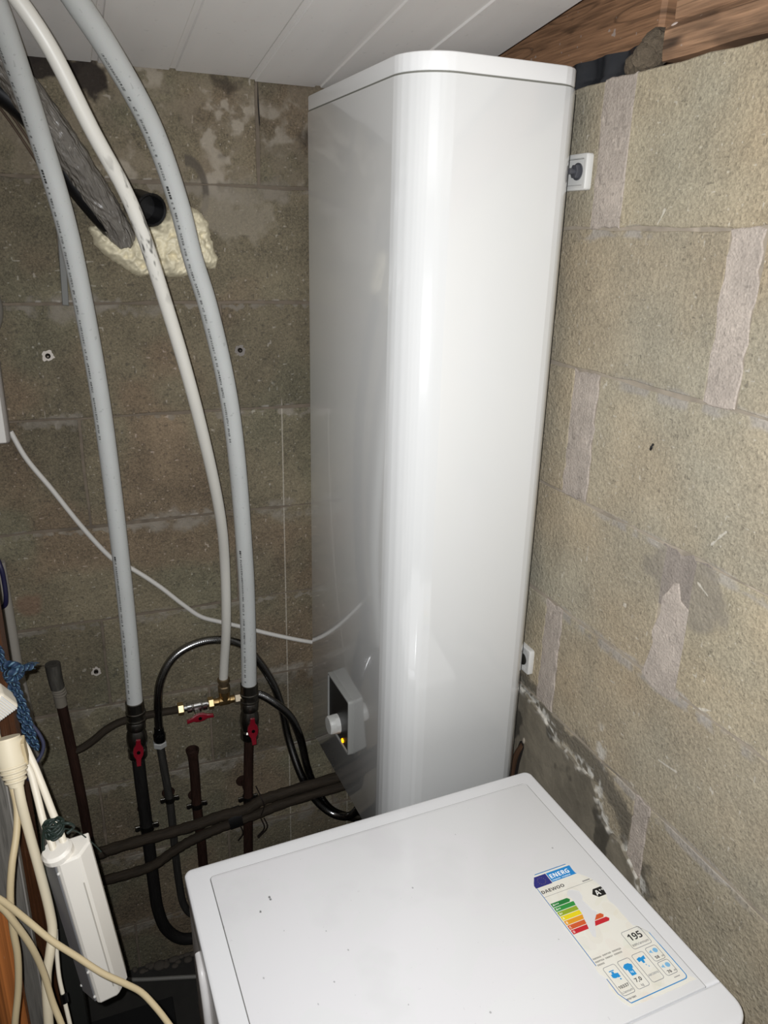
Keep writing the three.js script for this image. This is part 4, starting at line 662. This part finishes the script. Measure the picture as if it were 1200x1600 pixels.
const orangeTex = woodTex([0.5, 0.17, 0.045], 1, 11); for (const q of [orangeTex.map, orangeTex.bumpMap]) { q.rotation = Math.PI / 2; q.repeat.set(0.25, 0.25); }
tag(mesh('orange_board', box(-0.21, -0.152, 0, 0.868, -0.945, -0.925, 0.002), new THREE.MeshStandardMaterial({ ...orangeTex, roughness: 0.5, bumpScale: 0.001 })), 'orange-brown varnished board at the lower left edge', 'board');
tag(mesh('dark_upright', box(-0.108, -0.080, 0, 0.86, -1.02, -0.99, 0.003), std(0x2b2c29, 0.5, 0.3)), 'dark grey metal upright behind the hanging power strip', 'upright');

const cream = std(new THREE.Color(0.66, 0.58, 0.42), 0.5), creamDirty = std(new THREE.Color(0.52, 0.42, 0.25), 0.55), ivory = std(new THREE.Color(0.70, 0.64, 0.52), 0.5);
const cord = (label, pts, r, mat, seg = 70) => tag(mesh('electric_cable', tube(pts, r, { seg, sides: 12 }), mat), label, 'cable');
{ // cream plug with its cord: rows of grip ridges, then the flex
  const t = thing('electric_plug', 'big cream plug with a thick cord hanging from it', 'plug');
  const a = [-0.1145, 1.153, -0.893], b = [-0.1095, 1.098, -0.870], ax = [b[0] - a[0], b[1] - a[1], b[2] - a[2]];
  mesh('plug_body', tube([a, [-0.1130, 1.135, -0.885], [-0.1112, 1.118, -0.878], b], (q) => q < 0.05 ? 0.015 : q < 0.45 ? 0.0178 : 0.0178 - (q - 0.45) * 0.0175, { seg: 30, sides: 18 }), cream, t);
  mesh('strain_relief', [0, 1, 2, 3].map((i) => { const q = 0.58 + i * 0.1; const g = new THREE.TorusGeometry(0.0160 - i * 0.0016, 0.0016, 8, 24); g.applyQuaternion(new THREE.Quaternion().setFromUnitVectors(new THREE.Vector3(0, 0, 1), V(ax).normalize())); return g.translate(a[0] + ax[0] * q, a[1] + ax[1] * q, a[2] + ax[2] * q); }), cream, t, 'ridged grip');
  mesh('cord', tube([[-0.108, 1.104, -0.871], [-0.107, 1.082, -0.863], [-0.103, 1.039, -0.856], [-0.097, 0.987, -0.845], [-0.0915, 0.931, -0.832], [-0.091, 0.908, -0.824], [-0.096, 0.888, -0.812], [-0.103, 0.861, -0.803], [-0.107, 0.809, -0.79], [-0.110, 0.74, -0.78], [-0.112, 0.5, -0.78]], (q) => 0.0058, { seg: 90 }), cream, t, 'thick cream cord');
  mesh('cover_plate', new RoundedBoxGeometry(0.004, 0.030, 0.02, 2, 0.001).rotateZ(0.05).translate(-0.0965, 1.137, -0.884), creamDirty, t);
}
{
  const t = thing('ribbed_plug', 'white ribbed plug at the left edge above the cream plug', 'plug', [-0.129, 1.165, -0.955]);
  t.rotation.set(0.2, 0.2, 0.5);
  mesh('plug_body', new RoundedBoxGeometry(0.040, 0.036, 0.03, 4, 0.006), ivory, t);
  mesh('rib', Array.from({ length: 12 }, (_, i) => new RoundedBoxGeometry(0.0018, 0.030, 0.0312, 1, 0.0006).translate(-0.0165 + i * 0.003, 0, 0)), std(0xd9d9d6, 0.45), t, 'white grip ribs');
}
cord('ivory cord from behind the cream plug down to the power strip, right of two', [[-0.112, 1.128, -0.925], [-0.103, 1.124, -0.922], [-0.093, 1.104, -0.907], [-0.085, 1.080, -0.892], [-0.076, 1.056, -0.868], [-0.0695, 1.040, -0.850], [-0.065, 1.024, -0.838]], 0.0045, ivory);
cord('ivory cord beside the cream plug entering the power strip cap, left of two', [[-0.112, 1.112, -0.908], [-0.103, 1.108, -0.905], [-0.096, 1.097, -0.897], [-0.091, 1.075, -0.880], [-0.0855, 1.047, -0.858], [-0.080, 1.034, -0.842], [-0.0755, 1.018, -0.830]], 0.0044, ivory);
cord('cream cord hanging far left beside the grey upright', [[-0.130, 1.155, -0.92], [-0.126, 1.131, -0.912], [-0.122, 1.109, -0.902], [-0.1165, 1.083, -0.888], [-0.1135, 1.065, -0.871], [-0.116, 1.044, -0.852], [-0.1235, 1.017, -0.833], [-0.1295, 0.981, -0.822], [-0.132, 0.937, -0.816], [-0.1315, 0.899, -0.812], [-0.136, 0.853, -0.806], [-0.145, 0.808, -0.796], [-0.155, 0.74, -0.787], [-0.16, 0.5, -0.78]], 0.0042, creamDirty, 90);
cord('yellowed cord crossing diagonally in front of the power strip', [[-0.237, 1.10, -0.72], [-0.20, 1.097, -0.728], [-0.165, 1.085, -0.735], [-0.150, 1.076, -0.738], [-0.135, 1.063, -0.741], [-0.126, 1.049, -0.744], [-0.107, 1.015, -0.745], [-0.084, 0.985, -0.735], [-0.060, 0.959, -0.727], [-0.036, 0.934, -0.718], [-0.013, 0.913, -0.713], [0.003, 0.896, -0.71], [0.015, 0.880, -0.702], [0.028, 0.860, -0.690], [0.040, 0.838, -0.676], [0.045, 0.78, -0.66], [0.03, 0.60, -0.64]], 0.0036, creamDirty, 90);
cord('yellowed cord curving steeply down at the lower left, below the crossing one', [[-0.237, 1.08, -0.71], [-0.20, 1.08, -0.722], [-0.165, 1.072, -0.732], [-0.150, 1.066, -0.735], [-0.135, 1.052, -0.741], [-0.127, 1.038, -0.745], [-0.117, 1.008, -0.747], [-0.106, 0.968, -0.749], [-0.099, 0.923, -0.752], [-0.094, 0.882, -0.746], [-0.085, 0.845, -0.73], [-0.08, 0.70, -0.71], [-0.08, 0.5, -0.70]], 0.0037, creamDirty, 80);
{
  const t = cord('thin pale cord with a black sleeve hanging left of the power strip', [[-0.088, 0.900, -0.832], [-0.090, 0.873, -0.825], [-0.0905, 0.843, -0.813], [-0.087, 0.809, -0.80], [-0.084, 0.775, -0.79], [-0.084, 0.6, -0.79]], 0.0026, ivory, 40);
  mesh('sleeve', tube([[-0.0883, 0.823, -0.8055], [-0.0873, 0.812, -0.8012]], 0.0048, { seg: 4 }), blackGloss, t, 'black sleeve');
}
{ // hanging power strip: white trapezoid body with a grey back plate, cap and gland
  const t = thing('power_strip', 'white hanging power strip with a grey riveted side', 'power strip', [-0.046, 0.898, -0.832]);
  t.rotation.set(-0.02, 0.0, 0.104);
  const L = 0.119, sec = [[-0.034, -0.012], [-0.0165, 0.0165], [-0.013, 0.0185], [0.0075, 0.0165], [0.011, 0.014], [0.0225, -0.004], [0.0215, -0.022], [-0.030, -0.022]];
  mesh('body', prism(sec, -L, L, { bevel: 0.003, crease: 0.3 }), std(new THREE.Color(0.80, 0.76, 0.68), 0.5), t);
  const n = [-0.0285, 0.0175], pl = Math.hypot(...n);
  const plate = new THREE.BoxGeometry(0.029, L * 2 - 0.012, 0.0016).rotateY(-Math.PI / 2 + Math.atan2(n[1], -n[0]) * 1.0 + 0.0);
  // the plate lies on the left-front bevel
  const pg = new THREE.BoxGeometry(0.028, L * 2 - 0.010, 0.0018).rotateY(-Math.atan2(0.0285, 0.0175)).translate(-0.0262, -0.001, 0.0026);
  const pm = mesh('back_plate', pg, std(0x6f7072, 0.55), t, 'grey plate');
  for (const [x, y, z] of [[-0.0175, L - 0.016, 0.0165], [-0.0175, -L * 0.52, 0.0165], [-0.0185, -L + 0.012, 0.0150], [-0.0335, -L + 0.014, -0.0085]]) mesh('rivet', new THREE.SphereGeometry(0.0021, 12, 8).translate(x, y, z), std(0xc9c7c2, 0.4), pm);
  mesh('seam', prism([[0.0058, 0.0172], [0.0062, 0.0178], [0.0075, 0.0176], [0.0072, 0.017]], -L + 0.02, L - 0.04), std(0xb9b3a8, 0.6), t, 'moulded seam');
  mesh('cable_gland', lathe([[0, 0], [0.0185, 0], [0.0185, 0.007], [0.0155, 0.011], [0, 0.0125]], [-0.014, L - 0.001, 0.0], [-0.12, 1, 0.1], 28), std(new THREE.Color(0.80, 0.76, 0.68), 0.5), t, 'round white cable cap');
}
{
  const parts = [], gm = std(0x16251e, 0.55); for (let i = 0; i < 7; i++) { const a = i * 0.9, pts = []; for (let k = 0; k <= 8; k++) { const q = k / 8 * Math.PI * 2; pts.push([-0.074 + 0.010 * Math.cos(q) + rr(-0.002, 0.002), 1.052 + 0.009 * Math.sin(q + a) * 0.8 + rr(-0.002, 0.002) - i * 0.0005, -0.838 + 0.010 * Math.sin(q)]); } parts.push(tube(pts, 0.0017, { seg: 30, sides: 6 })); }
  parts.push(tube([[-0.084, 1.052, -0.84], [-0.088, 1.03, -0.838], [-0.0865, 0.96, -0.846], [-0.077, 0.88, -0.846], [-0.068, 0.80, -0.846]], 0.0022, { seg: 30, sides: 6 }), tube([[-0.066, 1.05, -0.836], [-0.05, 1.035, -0.842], [-0.034, 1.005, -0.850], [-0.025, 0.985, -0.853]], 0.0009, { seg: 20, sides: 6 }), tube([[-0.067, 1.057, -0.836], [-0.056, 1.057, -0.832], [-0.052, 1.045, -0.838], [-0.060, 1.040, -0.836]], 0.002, { seg: 20, sides: 6 }));
  tag(mesh('twine_tie', parts, gm), 'dark green twine knotted round the two ivory cords above the power strip', 'twine');
}
{ // blue rope: two twisted strands, knot, loose tail
  const ropeTex = paint(128, 64, 0, 0, 0.05, 1, (x, v, o) => { const s = Math.sin(x * 900 + v * 12.6), h = vn(x * 500, v * 20); const w = smooth(0.5, 0.9, s * 0.5 + h * 0.6); o[0] = 0.005 + 0.09 * w * w * w; o[1] = 0.024 + 0.14 * w * w; o[2] = 0.06 + 0.16 * w * w; o[3] = 0.5 + 0.5 * s; });
  for (const q of [ropeTex.map, ropeTex.bumpMap]) { q.repeat.set(20, 1); q.wrapS = q.wrapT = THREE.RepeatWrapping; }
  const rm = new THREE.MeshStandardMaterial({ ...ropeTex, roughness: 0.7, bumpScale: 0.002 });
  const t = thing('blue_rope', 'twisted blue rope knotted at the left edge above the plugs', 'rope');
  const twist = (pts, r, k) => { const c = new THREE.CatmullRomCurve3(pts.map(V)), out = []; for (let i = 0; i <= 40; i++) { const p = c.getPoint(i / 40), a = i * 0.7 + k * Math.PI; out.push([p.x + Math.cos(a) * r, p.y, p.z + Math.sin(a) * r]); } return tube(out, r * 1.05, { seg: 120, sides: 8 }); };
  const line = [[-0.135, 1.26, -1.0], [-0.122, 1.228, -0.995], [-0.117, 1.209, -0.986], [-0.113, 1.189, -0.978], [-0.109, 1.17, -0.97], [-0.104, 1.151, -0.96], [-0.100, 1.127, -0.95], [-0.096, 1.10, -0.945]];
  mesh('strand', [twist(line, 0.0026, 0), twist(line, 0.0026, 1), twist(line.slice(2).map(([x, y, z]) => [x + 0.007, y - 0.004, z + 0.004]), 0.0026, 0.5), twist(line.slice(2).map(([x, y, z]) => [x + 0.007, y - 0.004, z + 0.004]), 0.0026, 1.5)], rm, t);
  mesh('knot', [tube([[-0.116, 1.203, -0.972], [-0.108, 1.212, -0.966], [-0.097, 1.207, -0.964], [-0.096, 1.196, -0.966], [-0.106, 1.190, -0.964], [-0.113, 1.197, -0.968], [-0.104, 1.204, -0.958], [-0.092, 1.203, -0.966], [-0.083, 1.200, -0.972]], 0.0046, { seg: 60, sides: 10 }), ...Array.from({ length: 7 }, () => tube([[-0.094, 1.203, -0.966], [-0.086 + rr(-0.003, 0.003), 1.203 + rr(-0.008, 0.008), -0.97], [-0.078 + rr(-0.004, 0.006), 1.201 + rr(-0.010, 0.006), -0.974]], 0.0007, { seg: 8, sides: 5 }))], rm, t, 'frayed knot');
  mesh('tail', [tube([[-0.104, 1.148, -0.958], [-0.091, 1.126, -0.953], [-0.083, 1.113, -0.945], [-0.080, 1.102, -0.940], [-0.084, 1.090, -0.936], [-0.095, 1.078, -0.93], [-0.101, 1.070, -0.915]], 0.0024, { seg: 40, sides: 8 })], std(0x1d2038, 0.7), t, 'dark blue loose tail');
}
tag(mesh('blue_cable', tube([[-0.19, 1.19, -1.51], [-0.163, 1.158, -1.500], [-0.1545, 1.135, -1.49], [-0.1525, 1.105, -1.49], [-0.1535, 1.072, -1.49], [-0.158, 1.054, -1.495], [-0.172, 1.046, -1.50], [-0.20, 1.045, -1.505]], 0.0045, { seg: 50, sides: 10 }), std(0x19183a, 0.5)), 'dark blue cord loop at the left edge above the grey conduit', 'cord');

renderer.render(scene, camera);
